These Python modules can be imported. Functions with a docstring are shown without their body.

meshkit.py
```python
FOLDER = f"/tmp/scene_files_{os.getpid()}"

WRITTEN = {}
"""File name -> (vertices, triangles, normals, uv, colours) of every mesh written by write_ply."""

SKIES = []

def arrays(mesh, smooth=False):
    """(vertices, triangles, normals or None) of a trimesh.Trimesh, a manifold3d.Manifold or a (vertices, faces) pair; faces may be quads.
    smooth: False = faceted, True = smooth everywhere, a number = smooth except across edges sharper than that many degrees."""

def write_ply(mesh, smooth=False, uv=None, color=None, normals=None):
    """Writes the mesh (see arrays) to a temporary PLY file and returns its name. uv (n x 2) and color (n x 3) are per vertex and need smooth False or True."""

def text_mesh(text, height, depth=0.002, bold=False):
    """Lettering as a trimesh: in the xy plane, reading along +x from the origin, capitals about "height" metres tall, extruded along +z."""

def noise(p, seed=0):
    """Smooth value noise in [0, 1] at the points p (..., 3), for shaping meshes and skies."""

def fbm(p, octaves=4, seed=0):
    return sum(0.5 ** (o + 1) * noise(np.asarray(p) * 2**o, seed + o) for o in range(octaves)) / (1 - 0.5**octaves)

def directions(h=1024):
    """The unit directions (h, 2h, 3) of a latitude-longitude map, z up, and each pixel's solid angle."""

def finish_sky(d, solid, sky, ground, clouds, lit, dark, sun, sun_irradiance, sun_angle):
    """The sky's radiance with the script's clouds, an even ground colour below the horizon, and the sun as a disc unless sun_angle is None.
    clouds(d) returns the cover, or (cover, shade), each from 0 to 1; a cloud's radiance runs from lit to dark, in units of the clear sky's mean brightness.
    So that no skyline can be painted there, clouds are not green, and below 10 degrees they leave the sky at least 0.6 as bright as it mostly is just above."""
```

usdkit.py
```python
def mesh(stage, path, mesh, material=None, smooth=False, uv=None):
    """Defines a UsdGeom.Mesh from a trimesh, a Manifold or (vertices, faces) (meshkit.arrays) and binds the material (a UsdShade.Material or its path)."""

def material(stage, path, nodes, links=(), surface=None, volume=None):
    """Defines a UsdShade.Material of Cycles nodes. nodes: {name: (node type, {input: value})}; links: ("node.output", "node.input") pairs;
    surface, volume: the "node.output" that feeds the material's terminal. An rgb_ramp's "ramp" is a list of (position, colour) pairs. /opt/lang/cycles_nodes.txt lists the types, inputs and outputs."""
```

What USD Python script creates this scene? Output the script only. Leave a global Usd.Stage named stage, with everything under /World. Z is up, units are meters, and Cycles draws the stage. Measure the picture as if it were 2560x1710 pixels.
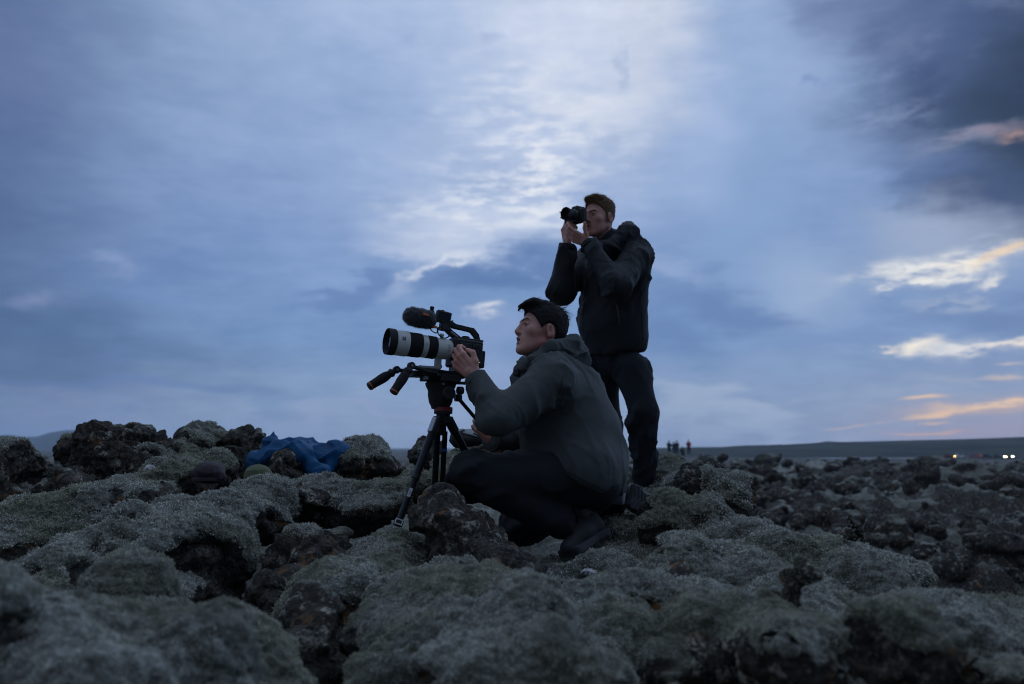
import math, random
import numpy as np, trimesh, usdkit, meshkit
import manifold3d as m3
from scipy.spatial import cKDTree
from pxr import Usd, UsdGeom, UsdLux, UsdShade, Gf, Sdf, Vt

# ------------------------------------------------------------------ camera
F, PITCH, ZC = 1991.0, math.radians(7.53), 2.6          # focal length in photo pixels (28 mm on 36 mm), tilt, eye height
stage = Usd.Stage.CreateInMemory()
UsdGeom.SetStageUpAxis(stage, 'Z')
UsdGeom.SetStageMetersPerUnit(stage, 1.0)
UsdGeom.Xform.Define(stage, '/World')
UsdGeom.Scope.Define(stage, '/World/Looks')
cam = UsdGeom.Camera.Define(stage, '/World/camera')
cam.CreateFocalLengthAttr(28.0)
cam.CreateHorizontalApertureAttr(36.0)
cam.CreateClippingRangeAttr(Gf.Vec2f(0.05, 100000))
cam.CreateFStopAttr(2.5)
cam.CreateFocusDistanceAttr(3.25)
cam.CreateExposureAttr(0.0)
_x = UsdGeom.Xformable(cam)
_x.AddTranslateOp().Set((0, 0, ZC))
_x.AddRotateXOp().Set(90 + math.degrees(PITCH))
CP, SP = math.cos(PITCH), math.sin(PITCH)


def ray(px, py):
    a, b = (px - 1280) / F, (855 - py) / F
    return np.array([a, CP - b * SP, SP + b * CP])


VS = 2560 / 2347.0


def V(vx, vy, Y):
    """The point at forward distance Y seen at this place of the photograph (measured on a 2347 pixel wide view)."""
    d = ray(vx * VS, vy * VS)
    p = d * (Y / d[1])
    return np.array([p[0], p[1], p[2] + ZC])


def lin(h):
    c = np.array([int(h[i:i + 2], 16) for i in (0, 2, 4)]) / 255.0
    return tuple(np.where(c < 0.04045, c / 12.92, ((c + 0.055) / 1.055) ** 2.4))


class G:
    """A small builder for node graphs: each call adds a node and returns its output."""

    def __init__(s):
        s.n, s.l = {}, []

    def add(s, kind, out, **ins):
        name = f'n{len(s.n)}'
        vals = {}
        for k, v in ins.items():
            if isinstance(v, str) and '.' in v:
                s.l.append((v, f'{name}.{k}'))
            else:
                vals[k] = v
        s.n[name] = (kind, vals)
        return f'{name}.{out}'

    def math(s, t, a, b=0.0, c=0.0):
        return s.add('math', 'value', math_type=t, value1=a, value2=b, value3=c)

    def vmath(s, t, a, b=(0.0, 0, 0), out='vector', **k):
        return s.add('vector_math', out, math_type=t, vector1=a, vector2=b, **k)

    def rng(s, v, a, b, lo=0.0, hi=1.0, kind='smoothstep'):
        return s.add('map_range', 'result', range_type=kind, value=v, from_min=a, from_max=b, to_min=lo, to_max=hi, clamp=True)

    def mix(s, f, a, b, t='mix'):
        return s.add('mix', 'color', mix_type=t, fac=f, color1=a, color2=b)

    def noise(s, vec, scale, detail=3.0, rough=0.5, out='fac', dist=0.0):
        return s.add('noise_texture', out, vector=vec, scale=scale, detail=detail, roughness=rough, distortion=dist, dimensions='3D', type='fBM')

    def xyz(s, v):
        a = s.add('separate_xyz', 'x', vector=v)
        return a, a[:-1] + 'y', a[:-1] + 'z'

    def mat(s, name, surface=None, volume=None):
        return usdkit.material(stage, f'/World/Looks/{name}', s.n, s.l, surface, volume)


# ------------------------------------------------------------------ sky
SUN_AZ, SUN_EL = math.radians(40), math.radians(1.2)      # the sun has just gone down behind the cloud beyond the right edge
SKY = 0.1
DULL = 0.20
HAZE = 1.7e-4


def build_sky():
    g = G()
    d = g.add('texture_coordinate', 'generated')
    x, y, z = g.xyz(d)
    az = g.math('arctan2', x, y)
    el = g.math('arcsine', g.math('maximum', g.math('minimum', z, 1.0), -1.0))
    ae = g.add('combine_xyz', 'vector', x=az, y=el, z=0.0)
    inv = g.math('divide', 1.0, g.math('add', g.math('maximum', z, 0.0), 0.22))
    plane = g.add('combine_xyz', 'vector', x=g.math('multiply', x, inv), y=g.math('multiply', y, inv), z=0.0)
    streak = g.add('mapping', 'vector', mapping_type='point', vector=ae, scale=(1.0, 3.2, 1.0), rotation=(0.0, 0.0, -0.10))
    nb = g.noise(plane, 1.6, 5.0, 0.52, 'color')                    # big warps
    ns = g.noise(streak, 7.0, 6.0, 0.58, 'color')                   # streaky warps
    nf = g.noise(streak, 22.0, 5.0, 0.6, 'fac')                     # fine cloud texture
    np_ = g.noise(plane, 5.0, 6.0, 0.55, 'fac')
    nm = g.noise(ae, 9.0, 6.0, 0.6, 'color')
    nh = g.noise(g.vmath('add', streak, (3.1, 1.7, 0.4)), 30.0, 6.0, 0.62, 'fac')
    nbig = g.noise(plane, 2.4, 5.0, 0.55, 'fac')
    nrip = g.noise(g.add('mapping', 'vector', mapping_type='point', vector=plane, scale=(1.0, 2.6, 1.0), rotation=(0.0, 0.0, 0.35)), 8.0, 5.0, 0.6, 'fac')

    def warped(k1, k2, k3):
        v = ae
        for n, k in ((nb, k1), (ns, k2), (nm, k3)):
            if k:
                v = g.vmath('add', v, g.vmath('scale', g.vmath('subtract', n, (0.5, 0.5, 0.5)), scale=k))
        return v
    soft, mid, wisp, puff = warped(0.30, 0.06, 0), warped(0.2, 0.14, 0.05), warped(0.04, 0.16, 0.02), warped(0.1, 0.05, 0.14)
    thin, mott = warped(0.02, 0.035, 0.012), warped(0.03, 0.07, 0.05)
    W = {'thin': thin, 'mott': mott, 'soft': soft, 'mid': mid, 'wisp': wisp, 'puff': puff, 'none': ae}

    def sc(h, k=1.0):
        return tuple(c / SKY * k for c in lin(h))
    phys = g.add('sky_texture', 'color', sky_type='single_scattering', sun_disc=False, sun_elevation=SUN_EL, sun_rotation=SUN_AZ, vector=d)
    base = g.add('rgb_ramp', 'color', fac=g.rng(el, 0.0, 0.8, kind='linear'), interpolate=True,
                 ramp=[(0.0, sc('8c9fbe')), (0.06, sc('88a2c6')), (0.16, sc('7296c8')), (0.32, sc('7a9bcd')), (0.5, sc('8aa7d4')), (0.75, sc('9ab4dc')), (1.0, sc('a4bbe0'))])
    col = g.mix(0.04, base, phys)
    tex = g.math('add', g.math('add', g.math('multiply', np_, 0.25), g.math('multiply', nf, 0.2)), g.math('add', g.math('multiply', nbig, 0.3), g.math('add', g.math('multiply', nrip, 0.10), g.math('multiply', g.noise(g.add('mapping', 'vector', mapping_type='point', vector=ae, scale=(1.0, 1.6, 1.0)), 11.0, 6.0, 0.6), 0.15))))

    def blob(vx, vy, sx, sy, color, strength=1.0, rot=0.0, warp='mid', edge=0.0, tex=None, k=1.0):
        """A cloud: its middle and half-sizes as seen in the photograph turned into a direction and angles on the sky."""
        nonlocal col
        r = ray(vx * VS, vy * VS)
        a0, e0 = math.atan2(r[0], r[1]), math.atan2(r[2], math.hypot(r[0], r[1]))
        q = g.add('mapping', 'vector', mapping_type='texture', vector=W[warp], location=(a0, e0, 0.0), rotation=(0.0, 0.0, rot), scale=(sx * VS / F, sy * VS / F, 1.0))
        m = g.rng(g.vmath('length', q, out='value'), 1.0, edge, 0.0, 1.0)
        if tex:
            n, lo, hi = tex
            m = g.math('multiply', m, g.rng(n, lo, hi))
        if strength != 1.0:
            m = g.math('multiply', m, strength)
        col = g.mix(m, col, sc(color, k))

    # wide tone: the dull left, the paler middle, the heavy cloud on the right
    blob(-500, 450, 1020, 1500, '3f5884', 0.9, warp='soft')
    blob(60, 120, 300, 380, '56699a', 0.5, warp='soft')
    blob(100, 800, 480, 170, '476690', 0.6, warp='soft')
    blob(420, 610, 300, 60, '5c7db9', 0.35, warp='mid')
    blob(270, 590, 70, 45, '8ea3cd', 0.5, warp='puff')
    blob(80, 680, 100, 45, '8797c2', 0.45, warp='puff')
    blob(330, 890, 520, 70, '5a7ab2', 0.5, warp='soft')
    blob(120, 960, 350, 80, '7684ad', 0.5, warp='soft')
    blob(1150, -60, 900, 800, 'b4c8ec', 0.8, warp='soft')
    blob(1300, 120, 420, 420, 'cfdaf0', 0.85, warp='mid')
    blob(1150, 440, 420, 200, 'b7c8e8', 0.75, warp='mid')
    blob(1480, 90, 170, 240, 'd3daec', 0.6, warp='mid')
    blob(640, 480, 420, 260, '88a3d6', 0.4, warp='soft')
    col = g.mix(1.0, col, g.add('combine_color', 'color', r=g.rng(tex, 0.36, 0.64, 0.78, 1.24, 'linear'), g=g.rng(tex, 0.36, 0.64, 0.84, 1.17, 'linear'), b=g.rng(tex, 0.36, 0.64, 0.89, 1.10, 'linear')), 'multiply')
    # bright mottling of the middle patch
    blob(1230, 330, 330, 230, 'dfe6f3', 0.85, warp='mid', tex=(nf, 0.44, 0.70))
    blob(1080, 520, 360, 110, 'ced9ee', 0.6, warp='mott')
    blob(1130, 500, 330, 120, 'e4eaf5', 0.9, warp='wisp', tex=(nf, 0.42, 0.68))
    blob(1240, 420, 130, 150, 'eef1f8', 0.85, warp='wisp', tex=(nf, 0.38, 0.62))
    blob(980, 560, 230, 60, 'c6d2ea', 0.7, warp='wisp')
    blob(1330, 250, 200, 60, 'e4e9f4', 0.6, warp='wisp')
    blob(1420, 115, 26, 34, '93a9d2', 0.4, warp='puff')
    blob(1120, 110, 40, 30, 'a2b7dd', 0.6, warp='puff')
    blob(930, 100, 40, 40, '90a9d6', 0.5, warp='puff')
    blob(1560, 20, 90, 40, 'a3b5d9', 0.6, warp='mid')
    # smooth blue to the right of it
    blob(1690, 460, 230, 420, '86a6d2', 0.75, warp='soft')
    blob(1850, 660, 200, 150, 'a3b9da', 0.7, warp='mott')
    blob(1400, 420, 130, 120, '8ba6d6', 0.6, warp='soft')
    blob(1590, 250, 120, 200, 'a7bde6', 0.5, warp='soft')
    blob(1850, 180, 130, 120, 'a3b9e2', 0.55, warp='mid')
    # low bank behind the two people
    blob(1150, 652, 310, 82, '587ab0', 0.92, rot=0.08, warp='mid', edge=0.1)
    blob(820, 645, 170, 44, '5f80b8', 0.75, warp='mid', edge=0.2)
    blob(945, 632, 70, 24, 'ccd7ea', 0.8, rot=0.55, warp='puff', tex=(nf, 0.28, 0.55))
    blob(1020, 600, 100, 24, 'e2e8f4', 0.75, rot=0.12, warp='puff', tex=(nh, 0.28, 0.55))
    blob(910, 680, 45, 50, 'a4b6d8', 0.6, warp='puff')
    blob(1122, 722, 54, 26, 'dfe2ec', 1.0, rot=0.4, warp='mott', tex=(nf, 0.26, 0.52))
    blob(1090, 735, 40, 14, 'b9c5de', 0.7, warp='mott')
    blob(1050, 860, 260, 110, '93a8d3', 0.5, warp='soft')
    blob(1640, 700, 330, 95, '6080b4', 0.8, rot=-0.03, warp='mid')
    blob(1740, 690, 140, 50, '6685b8', 0.6, warp='mid')
    blob(1500, 610, 160, 50, 'a0b4db', 0.5, warp='mid')
    blob(1600, 880, 420, 70, '8b9fc9', 0.5, warp='soft')
    blob(1750, 960, 520, 60, 'a8b8d2', 0.75, warp='soft')
    blob(900, 965, 600, 40, '95a5ca', 0.6, warp='soft')
    # heavy cloud upper right
    blob(2330, 90, 560, 400, '627aa8', 0.75, rot=-0.3, warp='mid')
    blob(2060, 40, 230, 150, '5a6d9a', 0.75, rot=-0.3, warp='mott', edge=0.1)
    blob(1900, 10, 150, 60, '5f72a0', 0.55, warp='mott')
    blob(2330, 110, 330, 300, '465a84', 0.95, rot=-0.4, warp='mid', edge=0.3)
    blob(2170, 200, 170, 110, '4f6390', 0.8, rot=-0.5, warp='mott', edge=0.2)
    blob(2400, 330, 330, 240, '415576', 0.95, rot=-0.3, warp='mott', edge=0.3)
    blob(2430, 90, 230, 380, '2b3c55', 0.9, warp='soft', edge=0.1)
    blob(2300, 470, 230, 90, '46597f', 0.95, rot=-0.45, warp='mott', edge=0.35)
    blob(2110, 380, 160, 50, '5c76a6', 0.75, rot=-0.2, warp='mott')
    blob(2060, 405, 60, 22, '54719f', 0.7, warp='puff')
    blob(2200, 335, 170, 40, '8190b0', 0.65, rot=0.1, warp='mott', tex=(nh, 0.30, 0.58))
    blob(2260, 315, 110, 26, '9a8fa2', 0.65, rot=0.1, warp='mott', tex=(nf, 0.28, 0.56))
    blob(2320, 318, 44, 14, 'b5958f', 0.6, rot=0.1, warp='mott')
    blob(2150, 130, 420, 300, '7485ad', 0.55, warp='mott', tex=(np_, 0.50, 0.66))
    blob(2230, 160, 420, 320, '34466a', 0.55, warp='mott', tex=(g.noise(g.vmath('add', plane, (5.0, 2.0, 1.0)), 4.0, 6.0, 0.58), 0.50, 0.64))
    blob(2060, 250, 120, 60, '8ba0c8', 0.5, warp='puff', tex=(nf, 0.36, 0.60))
    blob(1880, 215, 50, 28, '6f8cc0', 0.6, warp='puff')
    # light breaking through on the right
    blob(2130, 505, 220, 90, 'a3b2cf', 0.8, rot=-0.2, warp='mott')
    blob(2190, 580, 270, 110, '9fafcc', 0.75, warp='mott')
    blob(2150, 600, 260, 60, 'd4d9e2', 0.85, rot=0.14, warp='mott', tex=(nf, 0.34, 0.62))
    blob(2160, 600, 220, 50, 'f0efec', 0.95, rot=0.14, warp='mott', tex=(nh, 0.42, 0.66))
    blob(2235, 582, 130, 30, 'fdf6ea', 1.0, rot=0.28, warp='mott', tex=(nf, 0.32, 0.56))
    blob(2080, 606, 90, 16, 'f3f3f1', 0.8, rot=-0.05, warp='mott', tex=(nh, 0.32, 0.55))
    blob(2135, 640, 90, 24, 'f6f5f0', 0.95, rot=0.12, warp='mott', tex=(nh, 0.36, 0.56))
    blob(2310, 560, 110, 20, 'efd4b6', 0.9, rot=0.34, warp='mott')
    blob(2250, 637, 50, 14, 'f0eeea', 0.8, rot=0.35, warp='mott', tex=(nf, 0.30, 0.52))
    blob(2040, 675, 60, 24, 'e8e9ec', 0.8, rot=0.2, warp='mott', tex=(nh, 0.40, 0.60))
    blob(2180, 690, 90, 20, 'b9c1d2', 0.6, rot=0.1, warp='mott', tex=(nf, 0.36, 0.56))
    blob(2280, 720, 240, 46, '6583b2', 0.7, warp='mott')
    blob(2180, 800, 190, 38, 'c9cfdb', 0.7, rot=0.16, warp='mott', tex=(nh, 0.40, 0.62))
    blob(2105, 803, 56, 24, 'fdf4e4', 1.0, rot=0.35, warp='mott', tex=(nf, 0.26, 0.5))
    blob(2045, 815, 26, 11, 'f3e9dc', 0.85, rot=0.3, warp='mott')
    blob(2200, 795, 120, 24, 'ecebea', 0.9, rot=0.2, warp='mott', tex=(nf, 0.42, 0.60))
    blob(2260, 780, 110, 20, 'f1ebe4', 0.9, rot=0.3, warp='mott', tex=(nh, 0.40, 0.58))
    blob(2335, 755, 80, 18, 'f8eddf', 0.95, rot=0.4, warp='mott', tex=(nf, 0.32, 0.54))
    blob(2250, 860, 300, 46, '7f97bd', 0.6, warp='mott')
    blob(2200, 880, 260, 26, 'a3adc3', 0.6, rot=0.05, warp='thin', tex=(nh, 0.40, 0.62))
    # glow over the hills
    blob(2300, 955, 480, 56, 'a29fb3', 0.75, warp='thin')
    blob(2300, 990, 420, 24, 'b9a3aa', 0.75, warp='thin')
    blob(2260, 935, 230, 20, 'd9b7a4', 0.7, rot=0.03, warp='thin', tex=(nf, 0.30, 0.6))
    blob(2280, 930, 170, 9, 'fbd3a8', 1.0, rot=0.02, warp='thin', tex=(nh, 0.30, 0.52))
    blob(2150, 945, 95, 9, 'fbd0a0', 1.0, rot=0.12, warp='thin', tex=(nf, 0.25, 0.5))
    blob(2010, 962, 110, 5, 'dcbfae', 0.8, rot=0.05, warp='thin', tex=(nh, 0.35, 0.55))
    blob(2120, 917, 60, 8, 'f3cba6', 0.95, warp='thin')
    blob(1925, 967, 56, 6, 'd9bfb6', 0.8, warp='thin')
    blob(2130, 989, 100, 7, 'f4ba90', 0.9, warp='thin', tex=(nf, 0.25, 0.5))
    blob(2140, 965, 44, 5, 'f0c29c', 0.8, warp='thin')
    blob(2300, 868, 60, 8, 'd9c4b8', 0.7, warp='thin')
    blob(2330, 828, 40, 8, 'd5c4bd', 0.6, warp='thin')
    # away from the afterglow the unseen cloud is dimmed to weaken the front light
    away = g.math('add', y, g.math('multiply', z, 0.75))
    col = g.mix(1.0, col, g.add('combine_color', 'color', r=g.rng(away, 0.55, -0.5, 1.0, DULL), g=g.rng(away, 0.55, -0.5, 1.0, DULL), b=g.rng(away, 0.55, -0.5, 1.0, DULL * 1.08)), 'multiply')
    # below the horizon
    col = g.mix(g.rng(el, -0.01, -0.06), col, sc('2a3138'))
    col = g.add('hsv', 'color', hue=0.5, saturation=0.95, value=0.97, fac=1.0, color=col)
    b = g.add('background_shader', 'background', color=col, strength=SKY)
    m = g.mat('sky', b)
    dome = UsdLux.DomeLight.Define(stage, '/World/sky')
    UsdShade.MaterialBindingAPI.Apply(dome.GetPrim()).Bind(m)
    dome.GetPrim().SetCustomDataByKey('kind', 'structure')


build_sky()
sun = UsdLux.DistantLight.Define(stage, '/World/sun')
sun.CreateIntensityAttr(0.02)
sun.CreateAngleAttr(25.0)
sun.CreateNormalizeAttr(True)
sun.CreateColorAttr((1.0, 0.86, 0.74))
_s = UsdGeom.Xformable(sun)
_s.AddRotateZOp().Set(-math.degrees(SUN_AZ))
_s.AddRotateXOp().Set(90 - math.degrees(0.12) + 0)


# ------------------------------------------------------------------ helpers: objects
_names = {}


def numbered(path):
    k = _names.get(path, -1) + 1
    _names[path] = k
    return path if k == 0 else f'{path}_{k:03d}'


def data(prim, **kv):
    for k, v in kv.items():
        if v:
            prim.SetCustomDataByKey({'cat': 'category'}.get(k, k), v)
    return prim


def thing(name, label=None, cat=None, group=None, kind=None, at=None):
    x = UsdGeom.Xform.Define(stage, numbered('/World/' + name))
    if at is not None:
        x.AddTranslateOp().Set(tuple(map(float, at)))
        _origin[str(x.GetPath())] = np.asarray(at, float)
    return data(x.GetPrim(), label=label, cat=cat, group=group, kind=kind)


_origin = {}


def put(parent, name, mesh, material, smooth=35, label=None, cat=None, group=None, kind=None, primvars=None, normals=None):
    """One mesh, given in world coordinates, under a thing (or /World); the thing's own place is taken off again."""
    base = '/World' if parent is None else str(parent.GetPath())
    path = numbered(base + '/' + name)
    o = np.zeros(3)
    for k, v in _origin.items():
        if path.startswith(k + '/'):
            o = v
    v, f, n = meshkit.arrays(mesh, smooth if primvars is None and normals is None else False)
    m = UsdGeom.Mesh.Define(stage, path)
    m.CreatePointsAttr(Vt.Vec3fArray.FromNumpy((v - o).astype(np.float32)))
    m.CreateFaceVertexCountsAttr(Vt.IntArray.FromNumpy(np.full(len(f), 3, np.int32)))
    m.CreateFaceVertexIndicesAttr(Vt.IntArray.FromNumpy(np.asarray(f, np.int32).ravel()))
    m.CreateSubdivisionSchemeAttr('none')
    n = normals if normals is not None else n
    if n is not None:
        m.CreateNormalsAttr(Vt.Vec3fArray.FromNumpy(np.asarray(n, np.float32)))
        m.SetNormalsInterpolation('vertex')
    for k, a in (primvars or {}).items():
        UsdGeom.PrimvarsAPI(m).CreatePrimvar(k, Sdf.ValueTypeNames.FloatArray, 'vertex').Set(Vt.FloatArray.FromNumpy(np.asarray(a, np.float32)))
    if material is not None:
        UsdShade.MaterialBindingAPI.Apply(m.GetPrim()).Bind(material)
    return data(m.GetPrim(), label=label, cat=cat, group=group, kind=kind)


# ------------------------------------------------------------------ helpers: distance fields
def sstep(a, b, x):
    t = np.clip((x - a) / (b - a), 0, 1)
    return t * t * (3 - 2 * t)


def smin(a, b, k):
    h = np.clip(0.5 + 0.5 * (b - a) / k, 0, 1)
    return b * (1 - h) + a * h - k * h * (1 - h)


def smax(a, b, k):
    return -smin(-a, -b, k)


def cone(p, a, b, ra, rb):
    """A limb from a to b whose radius runs from ra to rb, round at both ends."""
    a, b = np.asarray(a, float), np.asarray(b, float)
    ab = b - a
    t = np.clip(((p - a) @ ab) / max(ab @ ab, 1e-12), 0, 1)
    return np.linalg.norm(p - a - t[:, None] * ab, axis=1) - (ra + (rb - ra) * t)


def frame(fwd, up=(0, 0, 1)):
    """Columns: right, forward, up."""
    f = np.asarray(fwd, float) / np.linalg.norm(fwd)
    r = np.cross(f, up)
    r /= np.linalg.norm(r)
    return np.stack([r, f, np.cross(r, f)], 1)


def ell(p, c, r, R=None):
    q = p - np.asarray(c, float)
    if R is not None:
        q = q @ R
    r = np.asarray(r, float)
    k0 = np.linalg.norm(q / r, axis=1)
    k1 = np.linalg.norm(q / (r * r), axis=1)
    return k0 * (k0 - 1) / np.maximum(k1, 1e-9)


def rbox(p, c, half, R=None, rad=0.01):
    q = p - np.asarray(c, float)
    if R is not None:
        q = q @ R
    d = np.abs(q) - (np.asarray(half, float) - rad)
    return np.linalg.norm(np.maximum(d, 0), axis=1) + np.minimum(d.max(1), 0) - rad


def blend(fs, k):
    out = fs[0]
    for f in fs[1:]:
        out = smin(out, f, k)
    return out


def nets(f, lo, hi, h):
    """The zero surface of f as a triangle mesh (surface nets); f is only asked near the surface."""
    lo, hi = np.asarray(lo, float), np.asarray(hi, float)
    B = 4
    nb = np.maximum(np.ceil((hi - lo) / (h * B)).astype(int), 1)
    gb = np.stack(np.meshgrid(*[np.arange(k) for k in nb], indexing='ij'), -1).reshape(-1, 3)
    cv = f(lo + (gb * B + (B - 1) / 2) * h)
    act = np.abs(cv) < h * B * 1.45 + h
    n = nb * B
    val = np.repeat(np.repeat(np.repeat(cv.reshape(nb), B, 0), B, 1), B, 2).astype(np.float32)
    off = np.stack(np.meshgrid(*[np.arange(B)] * 3, indexing='ij'), -1).reshape(-1, 3)
    idx = (gb[act][:, None] * B + off[None]).reshape(-1, 3)
    out = np.concatenate([f(lo + c * h) for c in np.array_split(idx, max(1, len(idx) // 400000))])
    val[idx[:, 0], idx[:, 1], idx[:, 2]] = out
    ins = val < 0
    cs = np.zeros(n - 1, np.int8)
    corners = [(a, b, c) for a in (0, 1) for b in (0, 1) for c in (0, 1)]
    for a, b, c in corners:
        cs += ins[a:n[0] - 1 + a, b:n[1] - 1 + b, c:n[2] - 1 + c]
    cells = np.argwhere((cs > 0) & (cs < 8))
    number = np.full(n - 1, -1, np.int32)
    number[tuple(cells.T)] = np.arange(len(cells))
    cval = np.stack([val[tuple((cells + c).T)] for c in corners], 1).astype(float)
    acc, cnt = np.zeros((len(cells), 3)), np.zeros(len(cells))
    cc = np.array(corners, float)
    for i in range(8):
        for j in range(i + 1, 8):
            if np.abs(cc[i] - cc[j]).sum() == 1:
                cross = (cval[:, i] < 0) != (cval[:, j] < 0)
                t = cval[:, i] / np.where(cross, cval[:, i] - cval[:, j], 1)
                acc[cross] += (cc[i] + t[:, None] * (cc[j] - cc[i]))[cross]
                cnt += cross
    v = lo + (cells + acc / np.maximum(cnt, 1)[:, None]) * h
    faces = []
    for ax in range(3):
        o1, o2 = (ax + 1) % 3, (ax + 2) % 3
        s0, s1 = [slice(None)] * 3, [slice(None)] * 3
        s0[ax], s1[ax] = slice(0, n[ax] - 1), slice(1, n[ax])
        e = np.argwhere(ins[tuple(s0)] != ins[tuple(s1)])
        ok = (e[:, o1] > 0) & (e[:, o2] > 0) & (e[:, o1] < n[o1] - 1) & (e[:, o2] < n[o2] - 1)
        e = e[ok]
        flip = ins[tuple(s0)][tuple(e.T)]
        q = []
        for d1, d2 in ((-1, -1), (0, -1), (0, 0), (-1, 0)):
            c = e.copy()
            c[:, o1] += d1
            c[:, o2] += d2
            q.append(number[tuple(c.T)])
        q = np.stack(q, 1)
        q[~flip] = q[~flip][:, ::-1]
        faces += [q[:, [0, 1, 2]], q[:, [0, 2, 3]]]
    return v, np.concatenate(faces)


def vnormals(v, f):
    n = np.zeros_like(v)
    c = np.cross(v[f[:, 1]] - v[f[:, 0]], v[f[:, 2]] - v[f[:, 0]])
    for k in range(3):
        np.add.at(n, f[:, k], c)
    return n / np.maximum(np.linalg.norm(n, axis=1, keepdims=True), 1e-12)


def relax(v, f, times=1, w=0.5):
    for _ in range(times):
        s, k = np.zeros_like(v), np.zeros(len(v))
        for a, b in ((0, 1), (1, 2), (2, 0)):
            np.add.at(s, f[:, a], v[f[:, b]])
            np.add.at(k, f[:, a], 1)
        v = v * (1 - w) + w * s / np.maximum(k, 1)[:, None]
    return v


def worley(p, cell, seed=0):
    """Distance to the nearest of one random point per cell, in cells."""
    q = np.asarray(p) / cell
    i = np.floor(q).astype(np.int64)
    best = np.full(len(q), 9.0)
    for a in (-1, 0, 1):
        for b in (-1, 0, 1):
            for c in (-1, 0, 1):
                j = i + (a, b, c)
                h = (j[:, 0] * 374761393 + j[:, 1] * 668265263 + j[:, 2] * 2147483647 + seed * 144665) & 0xFFFFFFFF
                h = ((h ^ (h >> 13)) * 1274126177) & 0xFFFFFFFF
                h ^= h >> 16
                d = (j[:, 0] + (h & 1023) / 1023.0 - q[:, 0]) ** 2 + (j[:, 1] + ((h >> 10) & 1023) / 1023.0 - q[:, 1]) ** 2 + (j[:, 2] + ((h >> 20) & 1023) / 1023.0 - q[:, 2]) ** 2
                np.minimum(best, d, out=best)
    return np.sqrt(best)


noise, fbm = meshkit.noise, meshkit.fbm


# ------------------------------------------------------------------ materials
def plain(name, color, rough=0.6, metal=0.0, vary=0.0, scale=40.0, bump=0.0, bscale=200.0, sheen=0.0, emit=None, spec=0.5):
    g = G()
    c = color if isinstance(color, tuple) else lin(color)
    ins = dict(roughness=rough, metallic=metal, specular_ior_level=spec)
    tc = g.add('texture_coordinate', 'object')
    if vary:
        n = g.noise(tc, scale, 4.0, 0.6)
        ins['base_color'] = g.mix(g.rng(n, 0.3, 0.7), tuple(k * (1 - vary) for k in c), tuple(min(1, k * (1 + vary)) for k in c))
        ins['roughness'] = g.rng(n, 0.3, 0.7, max(rough - 0.1, 0.03), min(rough + 0.1, 1), 'linear')
    else:
        ins['base_color'] = c
    if bump:
        ins['normal'] = g.add('bump', 'normal', height=g.noise(tc, bscale, 3.0, 0.6), strength=0.6, distance=bump)
    if sheen:
        ins.update(sheen_weight=sheen, sheen_roughness=0.5)
    if emit:
        ins.update(emission_color=emit[0], emission_strength=emit[1])
    b = g.add('principled_bsdf', 'BSDF', **ins)
    return g.mat(name, b)


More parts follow.
